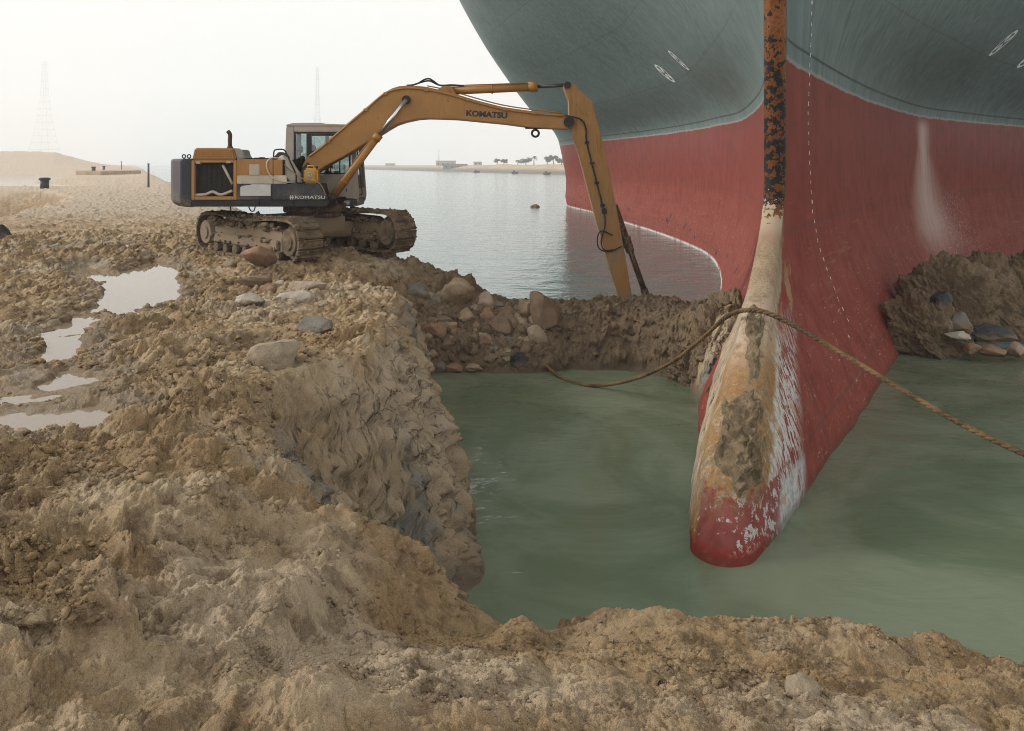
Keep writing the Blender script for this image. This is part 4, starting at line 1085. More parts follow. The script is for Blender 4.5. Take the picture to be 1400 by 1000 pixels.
CONC = plain('far_concrete', (.26, .25, .23), .9, scale=.5); CDK = plain('far_openings', (.06, .06, .06), .8); CWH = plain('far_plaster', (.40, .38, .35), .9, scale=.5)
def building(px, wpx, pyt, pyb, inland, label, mat, extra=None):
    b = shore_at(px, inland); k = b.y / F_PX; w = wpx * k; zt = EYE - (pyt - HORIZON) * k; zb = EYE - (pyb - HORIZON) * k; zb = min(zb, 4.0)
    o = Vector((b.x, b.y, zb)); e = empty('low_building', o, label, 'building')
    m = MB(); m.box((b.x - w / 2, b.y, zb - 3), (b.x + w / 2, b.y + w * .7, zt)); m.build('wall', mat, e, o)
    m = MB(); m.box((b.x - w / 2 - .15, b.y - .15, zt + .003), (b.x + w / 2 + .15, b.y + w * .7 + .15, zt + .3)); rf = m.build('roof', CONC, e, o)
    n = max(2, int(w / 3.2)); hgt = zt - zb
    for q in range(n):
        x = b.x - w / 2 + (q + .5) * w / n
        m = MB(); m.box((x - .5, b.y - .03, zb + hgt * .45), (x + .5, b.y + .02, zb + hgt * .75)); m.build('window', CDK, e, o)
    if extra == 'mast':
        m = MB(); m.cyl((b.x - w * .35, b.y + 1, zt), (b.x - w * .35, b.y + 1, zt + 16 * k), .22, .12, 6); m.build('mast', STEEL, e, o)
    return e
building(622, 32, 225, 234, 14, 'long grey flat block on the far shore by the water', CONC)
building(609, 26, 220.5, 231, 40, 'pale flat roofed block with a thin mast on the far shore', CWH, 'mast')
building(653, 11, 222, 227, 40, 'small pale hut with raised roof among the far palms', CWH)
building(533, 12, 224, 229, 60, 'tiny grey shed at the left end of the far shore', CONC)

LEAF = plain('far_foliage', (.13, .14, .105), .9, var=.35, scale=.8); BARK = plain('far_bark', (.12, .09, .06), .9)
def tree(px, pyt, wpx, inland, label, seed, palm=False, base=4.4):
    r = np.random.RandomState(seed); b = shore_at(px, inland); k = b.y / F_PX
    zt = EYE - (pyt - HORIZON) * k; H = max(zt - base, 2.0); W = wpx * k; o = Vector((b.x, b.y, base))
    e = empty('palm_tree' if palm else 'broad_tree', o, label, 'tree', 'trees on the far shore')
    top = o + Vector((r.uniform(-.3, .3), 0, H * (.8 if palm else .6)))
    m = MB(); m.tube([o - Vector((0, 0, 1)), o.lerp(top, .5) + Vector((r.uniform(-.2, .2), 0, 0)), top], [.28, .2, .14], 7)
    if not palm:
        for q in range(5):
            a = r.uniform(0, 6.28); m.tube([o.lerp(top, .55 + .08 * q), top + Vector((math.cos(a) * W * .3, math.sin(a) * W * .3, r.uniform(0, H * .2)))], [.12, .04], 5)
    m.build('trunk', BARK, e, o)
    vs = []; fc = []
    if palm:
        for q in range(26):
            a = r.uniform(0, 6.28); el = r.uniform(-.5, 1.1); L = W * .55 * r.uniform(.8, 1.1); prev = None
            for j in range(6):
                t = j / 5; c = top + Vector((math.cos(a) * L * t * math.cos(el), math.sin(a) * L * t * math.cos(el), L * t * math.sin(el) - L * .65 * t * t))
                s_ = Vector((-math.sin(a), math.cos(a), 0)) * (.28 * (1 - .8 * t) + .02)
                vs += [tuple(c - s_ - Vector((0, 0, .12))), tuple(c), tuple(c + s_ - Vector((0, 0, .12)))]
                if prev is not None: fc += [(prev, prev + 1, len(vs) - 2, len(vs) - 3), (prev + 1, prev + 2, len(vs) - 1, len(vs) - 2)]
                prev = len(vs) - 3
    else:
        cl = [(r.uniform(-.38, .38) * W, r.uniform(-.3, .3) * W, H * r.uniform(.35, .9)) for _ in range(11)]
        for cx, cyy, cz in cl:
            rad = W * r.uniform(.14, .24)
            for q in range(150):
                d = r.normal(0, 1, 3); d /= np.linalg.norm(d); c = np.array([o.x + cx, o.y + cyy, o.z + cz]) + d * rad * r.uniform(.5, 1.05) * np.array([1, 1, .75])
                t1 = r.normal(0, 1, 3); t1 /= np.linalg.norm(t1); t2 = np.cross(t1, d); sz = r.uniform(.16, .34)
                i = len(vs); vs += [tuple(c + t1 * sz), tuple(c + t2 * sz * .6), tuple(c - t1 * sz), tuple(c - t2 * sz * .6)]; fc.append((i, i + 1, i + 2, i + 3))
    me = bpy.data.meshes.new('crown'); me.from_pydata(vs, [], fc); me.transform(Matrix.Translation(-o)); me.update()
    link_mesh('crown', me, LEAF, e)
for k, a in enumerate([(680, 217, 9, 30, 'broad tree, left one of the far pair left of the palms'), (689, 218.5, 10, 30, 'broad tree, right one of the far pair left of the palms'),
                       (719, 216.5, 20, 34, 'wide domed tree right beside the tallest far palm'), (748, 215, 15, 34, 'broad tree right of the tallest far palm'),
                       (757, 213, 13, 32, 'tallest broad tree close to the ship side on the far shore'), (768, 217, 14, 36, 'broad far tree half hidden by the ship side'),
                       (708, 218.5, 7, 26, 'thin palm left of the wide domed far tree', True), (730, 212.5, 9, 26, 'tallest slender palm on the far shore', True)]):
    tree(a[0], a[1], a[2], a[3], a[4], 800 + k, len(a) > 5)
for k, (px, lab) in enumerate([(652, 'leftmost small dark skiff along the far shore'), (704, 'small dark skiff below the slender palms'), (748, 'small dark skiff nearest the ship side')]):
    b = shore_at(px, -5); b.z = 0
    m = MB(); L = 1.6
    outl = [Vector((-L, -.5, .75)), Vector((-L * .7, -.55, 0)), Vector((L * .6, -.5, 0)), Vector((L * 1.1, 0, .9)), Vector((L * .6, .5, 0)), Vector((-L * .7, .55, 0))]
    m.prism([b + Vector((-L, 0, .8)), b + Vector((-L * .85, 0, -.1)), b + Vector((L * .7, 0, -.1)), b + Vector((L * 1.15, 0, .95))], (0, 1.3, 0), .06)
    e = empty('skiff', b, lab, 'boat', 'skiffs moored along the far shore')
    m.build('hull', plain('skiff_dark', (.05, .05, .05), .7), e, b)
    m = MB(); m.box(b + Vector((-L * .5, .25, .84)), b + Vector((0, 1.05, 1.5)), .06); m.build('wheelhouse', plain('skiff_house', (.12, .11, .1), .7), e, b)

# ------------------------------------------------------------------ the excavator
YEL = weathered('digger_yellow', (.36, .165, .030), (.12, .07, .035), .42, .5, 2.2, (.09, .045, .02))
YARM = weathered('digger_arm_yellow', (.34, .165, .035), (.085, .052, .028), .6, .55, 2.2, (.06, .04, .022))
NAVY = weathered('digger_navy', (.014, .016, .026), (.12, .09, .06), .42, .45, 2.0)
CREAM = weathered('digger_cream', (.52, .44, .34), (.24, .17, .11), .45, .6, 2.0)
CABP = weathered('cab_paint', (.42, .35, .29), (.22, .16, .11), .35, .55, 2.0)
HOODY = weathered('hood_yellow', (.40, .19, .045), (.16, .10, .055), .55, .6, 3.0, (.12, .06, .03))
DARK = plain('dark_steel', (.022, .020, .018), .6, .3, .4, bump=.2)
RUSTY = weathered('rusty_steel', (.06, .036, .022), (.12, .075, .04), .6, .8, 5, (.16, .07, .03))
CHROME = plain('cylinder_rod', (.62, .62, .62), .22, 1.0, .1)
RODDK = plain('dull_rod', (.09, .09, .09), .35, .8, .2)
GLASS_T = NT('cab_glass')
g_ = GLASS_T.n('ShaderNodeBsdfGlossy'); g_.inputs['Roughness'].default_value = .05
tr_ = GLASS_T.n('ShaderNodeBsdfTransparent'); tr_.inputs[0].default_value = (.72, .78, .77, 1)
mx_ = GLASS_T.n('ShaderNodeMixShader'); mx_.inputs[0].default_value = .10
GLASS_T.t.links.new(tr_.outputs[0], mx_.inputs[1]); GLASS_T.t.links.new(g_.outputs[0], mx_.inputs[2]); GLASS_T.t.links.new(mx_.outputs[0], GLASS_T.out.inputs[0])
GLASS = GLASS_T.m
t = NT('track_mud'); p = t.geo_pos(); n1 = t.noise(p, 4, 6, .65); n3 = t.noise(p, 30, 5, .7)
TRACK = t.principled(t.mix(t.mul(t.rng(n3, .55, .72), .6), t.mix(t.rng(n1, .35, .65), (.10, .072, .045), (.215, .155, .095)), (.045, .033, .022)), .9, 0, t.bump(t.add(n1, n3), .8, .03), .3)
FRAME = weathered('track_frame_mud', (.25, .18, .105), (.13, .09, .055), .5, .85, 3)

ROOT = Vector((-4.95, 19.8, 2.33))
dig = empty('excavator', ROOT, 'muddy yellow crawler excavator with its long arm reaching behind the mud dam', 'excavator')
def part(mb, name, mat, parent=None): return mb.build(name, mat, parent or dig, ROOT)
YN, YF = 18.35, 21.25                                  # near and far flank of the upper body
def pz(pts, Y): return [pix(a, b, Y) for a, b in pts]

# ---- tracks
TH = R(44); TD = Vector((math.cos(TH), -math.sin(TH), 0)); TP = Vector((math.sin(TH), math.cos(TH), 0))
def track(off, zoff):
    c0 = ROOT + Vector((-.22, -.08, 0)) + TP * off + Vector((0, 0, zoff))
    M = Matrix((TD, TP, Vector((0, 0, 1)))).transposed().to_4x4(); M.translation = c0     # local x along, y across (away), z up
    hl, r, w = 1.98, .46, .30
    # loop of shoes: bottom flat, round ends, sagging top
    path = []
    for k in range(60):
        x = -hl + 2 * hl * k / 60; path.append((x, .035, 0.0))
    for k in range(24): a = -math.pi / 2 + math.pi * k / 24; path.append((hl + r * math.cos(a), r + .035 + r * math.sin(a), a))
    for k in range(60):
        x = hl - 2 * hl * k / 60; path.append((x, 2 * r + .035 - .05 * math.sin(math.pi * (k / 60)) ** 2 + .02 * math.sin(3 * math.pi * k / 60), math.pi))
    for k in range(24): a = math.pi / 2 + math.pi * k / 24; path.append((-hl + r * math.cos(a), r + .035 + r * math.sin(a), a))
    P = np.array([(q[0], q[1]) for q in path]); seg = np.linalg.norm(np.roll(P, -1, 0) - P, axis=1); L = np.concatenate([[0], np.cumsum(seg)])
    N = 50; m = MB()
    for k in range(N):
        s0 = (k + .04) * L[-1] / N; s1 = (k + .96) * L[-1] / N
        def at(s):
            s = s % L[-1]; i = min(np.searchsorted(L, s, side='right') - 1, len(P) - 1); f = (s - L[i]) / max(seg[i], 1e-6)
            q = P[i] * (1 - f) + P[(i + 1) % len(P)] * f; return Vector((q[0], 0, q[1]))
        a, b = at(s0), at(s1); d = (b - a).normalized(); nr = Vector((d.z, 0, -d.x))     # outward for this direction of travel
        lo = -w; hi = w
        def q_(v, y): return Vector((v.x, y, v.z))
        sec = [a - nr * .03, a + nr * .02, a + d * .03 + nr * .055, a + d * .055 + nr * .02, b - d * .03 + nr * .02, b - d * .012 + nr * .04, b + nr * .02, b - nr * .03]
        m.prism([q_(v, lo) for v in sec], (0, hi - lo, 0), 0, M)
    tk = part(m, 'track_chain', TRACK)
    m = MB()
    m.prism([Vector(v) for v in ((-1.62, -.20, .22), (1.62, -.20, .22), (1.75, -.20, .40), (1.62, -.20, .72), (.9, -.20, .80), (-1.1, -.20, .80), (-1.62, -.20, .70))], (0, .40, 0), .03, M)
    fr = part(m, 'track_frame', FRAME, dig)
    m = MB(); m.box((-1.55, -.27, .28), (1.5, -.20, .50), .02, M); m.box((-1.55, .20, .28), (1.5, .27, .50), .02, M); part(m, 'side_rail', FRAME, fr)
    m = MB(); m.prism([Vector(v) for v in ((-1.4, -.21, .74), (1.5, -.21, .70), (1.2, -.21, .84), (-1.1, -.21, .88))], (0, .42, 0), .03, M)
    part(m, 'caked_mud', TRACK, fr)
    rs_ = np.random.RandomState(int(50 + off * 10)); n = 420; cc = []
    for k in range(n):
        u_ = rs_.uniform(0, 1)
        if u_ < .45: q = (rs_.uniform(-2.1, 2.1), rs_.uniform(-.31, .31), .98 + rs_.uniform(-.03, .02))
        elif u_ < .8: q = (rs_.uniform(-1.6, 1.7), -.24 + rs_.uniform(-.05, .02), rs_.choice((.76, .80, .3, .5)) + rs_.uniform(-.06, .05))
        else: q = (rs_.choice((-1, 1)) * (1.98 + .47 * math.cos(a_ := rs_.uniform(-1.2, 1.2))), rs_.uniform(-.3, .3), .5 + .47 * math.sin(a_))
        cc.append(tuple(M @ Vector(q)))
    v_, f_ = lump_cloud(np.array(cc), np.clip(.035 * np.exp(rs_.normal(0, .5, n)), .012, .09), 1, 66)
    link_mesh('mud_lumps', np_mesh('mud_lumps', v_ - np.array(ROOT), f_), TRACK, fr)['kind'] = 'stuff'
    for xx, nm, rr in ((-hl, 'drive_sprocket', .40), (hl, 'idler_wheel', .41)):
        m = MB(); m.cyl((xx, -.11, r + .035), (xx, .11, r + .035), rr, n=28, M=M); m.cyl((xx, -.27, r + .035), (xx, .27, r + .035), rr * .72, n=24, M=M); m.cyl((xx, -.30, r + .035), (xx, .30, r + .035), rr * .40, n=16, M=M)
        part(m, nm, FRAME if xx < 0 else TRACK, dig)
    for k in range(7):
        x = -1.45 + k * 2.9 / 6; m = MB(); m.cyl((x, -.24, .16), (x, .24, .16), .10, n=14, M=M); m.cyl((x, -.26, .16), (x, -.1, .16), .115, n=14, M=M); part(m, 'track_roller', TRACK, dig)
    return tk
track(-1.30, -.03); track(1.30, .02)
# car body between the tracks and the slewing ring
M = Matrix((TD, TP, Vector((0, 0, 1)))).transposed().to_4x4(); M.translation = ROOT + Vector((-.22, -.08, 0))
m = MB()
for sx in (-1, 1):
    m.prism([Vector(v) for v in ((sx * .35 - .22, -1.2, .34), (sx * .35 + .22, -1.2, .34), (sx * .45 + .30, 0, .45), (sx * .35 + .22, 1.2, .34), (sx * .35 - .22, 1.2, .34), (sx * .25 - .25, 0, .45))], (0, 0, .36), .03, M)
m.box((-.75, -.75, .46), (.75, .75, .92), .05, M)
part(m, 'car_body', FRAME)
c = ROOT.copy()
m = MB(); m.cyl(c + Vector((.05, 0, .86)), c + Vector((.05, 0, 1.0)), .68, n=40); m.cyl(c + Vector((.05, 0, 1.0)), c + Vector((.05, 0, 1.18)), .76, n=40)
for k in range(28):
    a = k * 2 * math.pi / 28; q = c + Vector((.05 + .72 * math.cos(a), .72 * math.sin(a), 1.0)); m.cyl(q - Vector((0, 0, .03)), q, .022, n=6)
part(m, 'slewing_ring', RUSTY)

# ---- upper frame and counterweight
def z_at(py, Y): return EYE - (py - HORIZON) / F_PX * Y
zb, zd = z_at(283, YN), z_at(273.5, YN)
x0 = pix(258, 0, YN).x; x1 = pix(447, 0, YN).x
m = MB(); m.prism([(x0, YN + .02, zb), (x1, YN + .02, zb), (x1 + .08, YN + .02, zd), (x0, YN + .02, zd)], (0, 2.86, 0), .015)
m.box((x0 + .2, YN + .02, zb + .17), (x1, YN + .035, zb + .185))
for q in (.25, .5, .75): m.box((x0 + (x1 - x0) * q, YN + .004, zb + .02), (x0 + (x1 - x0) * q + .03, YN + .03, zb + .15))
part(m, 'main_frame', DARK)
def px_x(px, Y): return (px - 700) / F_PX * Y
zt = z_at(217, YN)
plan = [(px_x(262, YN), YN), (px_x(247, YN), YN), (px_x(236, 18.95), 18.95), (px_x(233.5, 19.9), 19.9), (px_x(236, 20.65), 20.65), (px_x(247, YN), YF), (px_x(262, YN), YF)]
m = MB()
b = bmesh.new(); zs_ = [(zb - .01, .10), (zb + .10, .0), (zt - .04, 0), (zt, .035)]
rings = []
xm = px_x(262, YN)
for z_, ins in zs_: rings.append([b.verts.new((x + (ins if x < xm - .05 else 0), y + (ins * .4 if y < 19.8 else -ins * .4) * (1 if abs(x - xm) > .05 else 0), z_)) for x, y in plan])
for i in range(len(rings) - 1):
    for k in range(len(plan)): b.faces.new((rings[i][k], rings[i][(k + 1) % len(plan)], rings[i + 1][(k + 1) % len(plan)], rings[i + 1][k]))
b.faces.new(rings[0][::-1]); b.faces.new(rings[-1]); bmesh.ops.recalc_face_normals(b, faces=b.faces)
m._merge(b, .02); cw = part(m, 'counterweight', NAVY)
for a in (251.5, 258.5):
    m = MB(); q = pix(a, 214, YN + .45); m.torus(q, (0, 1, 0), .04, .014, 16, 6); m.cyl(q - Vector((0, 0, .075)), q - Vector((0, 0, .045)), .016, n=6); part(m, 'lifting_eye', DARK, cw)

# ---- engine housing: slatted hood, radiator bay, exhaust
hood = [(262, 219.5), (266, 202.5), (318.5, 202.8), (323, 219.5)]
m = MB(); m.prism(pz(hood, YN + .06), (0, .62, 0), .03)
for k in range(5): a = 205.5 + 2.7 * k; q0, q1 = pix(266.5 - .2 * k, a, YN + .05), pix(318.5 + .35 * k, a, YN + .05); m.box((q0.x, q0.y - .008, q0.z - .008), (q1.x, q0.y + .02, q0.z + .006))
hd = part(m, 'engine_hood', HOODY)
m = MB(); m.prism(pz([(323.5, 219), (319.5, 204), (331.5, 205), (334, 214.5), (337, 216.5)], YN + .12), (0, .5, 0), .02); part(m, 'air_intake_box', weathered('grey_box', (.30, .27, .24), (.18, .13, .09), .4, .7), hd)
EX = YN + .4; ex = [pix(314.5, 204, EX), pix(314.3, 192, EX), pix(314.6, 186, EX), pix(313.6, 182.2, EX), pix(311.4, 179.6, EX)]
m = MB(); m.tube(catmull(ex, 6), .048, 12); m.cyl(pix(314.5, 204, EX), pix(314.5, 200, EX), .085, .055, 12)
part(m, 'exhaust_pipe', RUSTY)
fr0 = [(262.5, 219.5), (323, 219.5), (323, 273.5), (262.5, 273.5)]
m = MB()
P0 = lambda a, b_, Y=YN: pix(a, b_, Y)
def bar(a0, b0, a1, b1, d0=.0, d1=.1, mb=None, bev=.008):
    q0, q1 = pix(a0, b0, YN), pix(a1, b1, YN)
    (mb or m).box((min(q0.x, q1.x), YN + d0, min(q0.z, q1.z)), (max(q0.x, q1.x), YN + d1, max(q0.z, q1.z)), bev)
bar(261.5, 219.5, 265.8, 273.5); bar(319, 219.5, 323.5, 273.5); bar(265.9, 219.5, 318.9, 222.6, .003); bar(265.9, 269, 318.9, 273.5, .003); part(m, 'radiator_bay_frame', HOODY)
m = MB(); bar(265.9, 222.7, 318.9, 268.9, .16, .30)
for k in range(30): a = 268 + k * 1.7; bar(a, 223, a + .5, 268.6, .15, .159, None, 0)
part(m, 'radiator_core', plain('radiator_core', (.030, .026, .022), .8, .2, .4, 20, .3))
m = MB(); m.cyl(pix(304.5, 226, YN + .1), pix(318, 252, YN + .1), .032, n=10); part(m, 'prop_stay', CREAM)
m = MB(); m.tube(catmull([pix(266.5, 267, YN + .08), pix(281, 266, YN + .08), pix(291, 262.5, YN + .08), pix(302, 266.5, YN + .08), pix(318, 261, YN + .08)], 6), .035, 8); part(m, 'radiator_hose', CREAM)
m = MB(); bar(268, 221, 274, 224.5, -.02, .1); bar(309, 220.6, 316, 223.5, -.02, .1); part(m, 'bay_latch', plain('latch_grey', (.35, .33, .3), .5))
# flank doors: orange above, cream below, navy skirt
m = MB(); bar(324, 217.8, 373, 239.6, 0, .05); bar(373.6, 218.5, 386, 239.6, 0, .05); up_ = part(m, 'upper_side_door', YEL)
m = MB(); bar(341, 225, 355, 239.5, -.012, .01, None, .003)
for k in range(5): bar(342.5, 226.5 + k * 2.5, 353.5, 227.8 + k * 2.5, -.02, -.008, None, .002)
part(m, 'vent_plate', CREAM, up_)
m = MB(); bar(324, 239.9, 373, 251.6, .002, .05); bar(373.6, 239.9, 392, 251.6, .002, .05); part(m, 'cream_stripe_panel', CREAM)
m = MB(); bar(324, 251.9, 371.5, 273.2, 0, .06)
m.prism(pz([(372, 251.9), (436, 251.9), (448.5, 273.2), (372, 273.2)], YN), (0, .06, 0), .008); sk = part(m, 'navy_skirt', NAVY)
m = MB(); m.prism(pz([(328.5, 268), (328.5, 256.5), (331, 254.5), (341, 253.2), (345, 252.1), (370, 252.4), (370, 268)], YN - .006), (0, .005, 0)); part(m, 'blank_patch', plain('blanked_panel', (.52, .50, .47), .7, var=.08), sk)
m = MB(); m.prism([(px_x(324, YN), YN + .07, zd), (px_x(440, YN), YN + .07, zd), (px_x(434, YN), YN + .07, z_at(252, YN)), (px_x(387, YN), YN + .07, z_at(252, YN)), (px_x(386, YN), YN + .07, z_at(218.5, YN)), (px_x(324, YN), YN + .07, z_at(218, YN))], (0, .82, 0), .01); part(m, 'tank_body', DARK)
m = MB(); m.prism([(px_x(324, YN), YN + .9, zd), (px_x(384, YN), YN + .9, zd), (px_x(384, YN), YN + .9, z_at(219, YN)), (px_x(324, YN), YN + .9, z_at(219, YN))], (0, 1.98, 0), .01)
for k in range(6): q = pix(340 + 7 * k, 217.5, YN + .5); m.box((q.x, q.y, q.z - .03), (q.x + .09, q.y + .2, q.z + .02 + .01 * (k % 3)), .008)
part(m, 'rear_deck', DARK)
me = text_mesh('KOMATSU', .10, .002, .001, xscale=1.5); q = pix(424, 270.2, YN - .004)
me.transform(Matrix.Translation(q - ROOT) @ Matrix.Rotation(math.pi / 2, 4, 'X')); link_mesh('lettering', me, plain('letter_white', (.55, .54, .5), .6, var=.3, scale=40), sk)
m = MB()
for k in range(2): q = pix(397.2 + k * 2.9, 270.2, YN - .002); m.box((q.x - .008, q.y - .004, q.z - .05), (q.x + .012, q.y, q.z + .05)); m.box((q.x - .022, q.y - .003, q.z - .01), (q.x + .026, q.y + .001, q.z + .015))
part(m, 'maker_emblem', plain('emblem_white', (.5, .49, .46), .6), sk)
m = MB(); m.tube(catmull([pix(340, 283, YN + .3), pix(343, 288.5, YN + .3), pix(347, 288.5, YN + .3), pix(349, 283, YN + .3)], 6), .014, 6); m.cyl(pix(315, 283, YN + .2), pix(315.5, 287.5, YN + .2), .018, n=6); part(m, 'hanging_hose', DARK)

# ---- handrail, sack, hose, jerrycan on the right-hand deck
m = MB(); m.tube(catmull([pix(374, 216, YN + .2), pix(374.5, 208, YN + .2), pix(377, 205, YN + .2), pix(386, 204.6, YN + .2), pix(390.5, 208, YN + .2), pix(398, 224, YN + .2), pix(404.5, 238, YN + .2), pix(405, 250, YN + .2)], 6), .017, 8)
part(m, 'handrail', DARK)
m = MB(); m.prism(pz([(371, 218), (381, 207.5), (389, 212.5), (391, 219)], YN + .5), (0, .4, 0), .02); part(m, 'filler_cover', RUSTY)
b = bmesh.new(); bmesh.ops.create_icosphere(b, subdivisions=4, radius=1)
r_ = np.random.RandomState(9)
for v in b.verts:
    co = v.co; k = 1 + .05 * math.sin(7 * co.x + 2 * co.y) + .045 * math.sin(9 * co.z + 5 * co.x) + .03 * math.sin(15 * co.y + 11 * co.z)
    e_ = lambda q: math.copysign(abs(q) ** .72, q)
    v.co = Vector((e_(co.x) * .155, e_(co.y) * .22, e_(co.z) * .40)) * k
me = bpy.data.meshes.new('sack'); b.to_mesh(me); b.free(); me.polygons.foreach_set('use_smooth', [True] * len(me.polygons))
sack = link_mesh('sack', me, weathered('sack_cloth', (.52, .47, .39), (.26, .18, .11), .5, .9, 5)); sack.location = pix(396.5, 234, YN + .42); sack.rotation_euler = (0, R(-33), 0)
tag(sack, 'stuffed dirty cream sack leaning on the digger deck under the handrail', 'sack')
m = MB(); m.tube(catmull([pix(384, 217, YN + .1), pix(371, 216.5, YN + .03), pix(364.5, 224, YN - .03), pix(367, 236, YN - .04), pix(374, 244, YN - .04), pix(386, 248.5, YN - .03), pix(396, 249.5, YN + .02), pix(404, 249.5, YN + .2)], 8), .016, 8)
part(m, 'loose_hose', CREAM)
m = MB(); m.tube(catmull([pix(382, 219, YN + .12), pix(392, 229, YN + .12), pix(404, 238, YN + .1), pix(415, 245, YN + .05), pix(434, 249.5, YN + .05), pix(441, 257, YN + .02), pix(446, 268, YN + .02)], 8), .013, 6); part(m, 'tie_rope', weathered('tie_rope_brown', (.30, .2, .1), (.18, .12, .07), .4, .9))
jc = empty('jerrycan', pix(426, 251, YN + .25), 'grubby yellow jerrycan standing by the boom foot', 'jerrycan'); jo = pix(426, 251, YN + .25)
JY = weathered('jerrycan_yellow', (.50, .27, .025), (.25, .16, .06), .35, .5, 5)
m = MB(); m.box(jo + Vector((-.165, -.12, 0)), jo + Vector((.165, .12, .36)), .045)
for q in (-.09, 0, .09): m.box(jo + Vector((q - .012, -.128, .05)), jo + Vector((q + .012, .128, .31)), .006)
m.build('can', JY, jc, jo)
m = MB(); m.tube([jo + Vector((-.1, 0, .34)), jo + Vector((-.09, 0, .41)), jo + Vector((.05, 0, .41)), jo + Vector((.06, 0, .34))], .02, 8); m.build('handle', JY, jc, jo)
m = MB(); m.cyl(jo + Vector((.12, 0, .35)), jo + Vector((.12, 0, .40)), .03, n=12); m.build('cap', DARK, jc, jo)
m = MB(); m.torus(jo + Vector((-.02, -.13, .2)), (0, 1, 0), .055, .014, 20, 6); m.box(jo + Vector((-.06, -.135, .17)), jo + Vector((.0, -.125, .23)), .004); m.build('pale_badge', plain('badge_grey', (.35, .35, .36), .6), jc, jo)

# ---- cab on the far side of the boom
CN, CF = 20.15, 21.20
def cpx(a): return px_x(a, CN)
def cz(b_): return z_at(b_, CN)
cab = MB(); w_ = .07
def cbar(a0, b0, a1, b1, y0, y1, mb, bev=.012): mb.box((cpx(a0), y0, cz(b1)), (cpx(a1), y1, cz(b0)), bev)
for y0, y1 in ((CN, CN + w_), (CF - w_, CF)):
    if y0 == CN:
        cab.prism(pz([(390.5, 283), (389.2, 226), (391, 176), (392.5, 172), (401.5, 172), (401.5, 224), (399, 283)], CN), (0, w_, 0), .015)
        cab.prism(pz([(479, 172), (483.5, 172), (491, 268), (489.5, 277), (482, 277)], CN), (0, w_, 0), .012)
        cbar(401.6, 171.8, 478.9, 180.5, y0 + .003, y1, cab); 
        cab.prism(pz([(399.2, 238.7), (481, 238.7), (481.9, 271.5), (399.2, 271.5)], CN), (0, w_ - .004, 0), .01)
    else:
        cab.prism([Vector((v.x, y0, v.z)) for v in pz([(390.5, 283), (389.2, 226), (391, 176), (392.5, 172), (397, 172), (397, 283)], CN)], (0, w_, 0), .015)
        cab.prism([Vector((v.x, y0, v.z)) for v in pz([(479, 172), (483.5, 172), (491, 268), (489.5, 277), (482, 277)], CN)], (0, w_, 0), .012)
        cbar(397.1, 171.8, 478.9, 178, y0, y1 - .003, cab); cbar(397.1, 240, 481, 277, y0 + .004, y1 - .003, cab)
        cbar(432, 178.1, 437, 239.9, y0 + .004, y1 - .003, cab)
cab.box((cpx(390.5), CN + w_ + .002, cz(240)), (cpx(393.5), CF - w_ - .002, cz(283)), .01); cab.box((cpx(391.5), CN + w_ + .002, cz(172)), (cpx(394.5), CF - w_ - .002, cz(179)), .01)
cab.box((cpx(484.5), CN + w_ + .002, cz(279)), (cpx(488), CF - w_ - .002, cz(258)), .01)
cb = part(cab, 'cab_shell', CABP)
m = MB(); m.prism(pz([(390.5, 172.5), (391.5, 170.6), (401, 168.3), (440, 168.2), (442, 169.4), (470, 170.2), (484, 171), (484.5, 172.5)], CN - .03), (0, CF - CN + .06, 0), .012); part(m, 'cab_roof', CABP, cb)
m = MB(); m.box((cpx(402), CN + .02, cz(183)), (cpx(478), CN + .05, cz(180.6))); m.box((cpx(401.7), CN + .022, cz(238.4)), (cpx(404), CN + .05, cz(183.1))); m.box((cpx(404.1), CN + .022, cz(238.4)), (cpx(481), CN + .05, cz(236.6)))
m.box((cpx(418.6), CN + .025, cz(236.5)), (cpx(425.5), CN + .055, cz(183.1))); m.box((cpx(425.6), CN + .026, cz(186)), (cpx(478), CN + .052, cz(183.1))); m.box((cpx(463.4), CN + .025, cz(236.5)), (cpx(464.8), CN + .05, cz(186.1)))
m.box((cpx(476.5), CN + .027, cz(236.5)), (cpx(479), CN + .052, cz(186.1)))
part(m, 'window_frame', DARK, cb)
m = MB(); m.box((cpx(404), CN + .035, cz(236.5)), (cpx(478), CN + .041, cz(184))); part(m, 'side_window', GLASS, cb)
m = MB(); m.box((cpx(397), CF - .04, cz(240)), (cpx(479), CF - .034, cz(178))); part(m, 'door_window', GLASS, cb)
m = MB(); m.box((cpx(391.8), CN + w_, cz(240)), (cpx(392.3), CF - w_, cz(179))); part(m, 'rear_window', GLASS, cb)
m = MB(); m.prism([(cpx(482.5), CN + w_, cz(174)), (cpx(483), CN + w_, cz(174)), (cpx(488.5), CN + w_, cz(258)), (cpx(488), CN + w_, cz(258))], (0, CF - CN - 2 * w_, 0)); part(m, 'windscreen', GLASS, cb)
m = MB(); m.prism(pz([(455, 271.6), (489.8, 271.6), (486.5, 282.5), (455, 282.8)], CN - .01), (0, 1.07, 0), .012); cp = part(m, 'cab_plinth', NAVY)
m = MB(); m.box((cpx(468), CN - .02, cz(280)), (cpx(478), CN - .008, cz(274.5)), .003); part(m, 'pale_decal', plain('decal_pale', (.42, .42, .4), .6, var=.4, scale=30), cp)
m = MB(); m.tube(catmull([pix(487.5, 201, CN + .1), pix(489.5, 216, CN + .1), pix(494.5, 258, CN + .1), pix(495, 264, CN + .1), pix(493, 267, CN + .1), pix(489, 266.5, CN + .1)], 5), .014, 8); part(m, 'grab_rail', DARK, cb)
m = MB(); m.box((cpx(473.4), CN - .02, cz(262.5)), (cpx(474.2), CN, cz(258)), .002); part(m, 'panel_latch', DARK, cb)
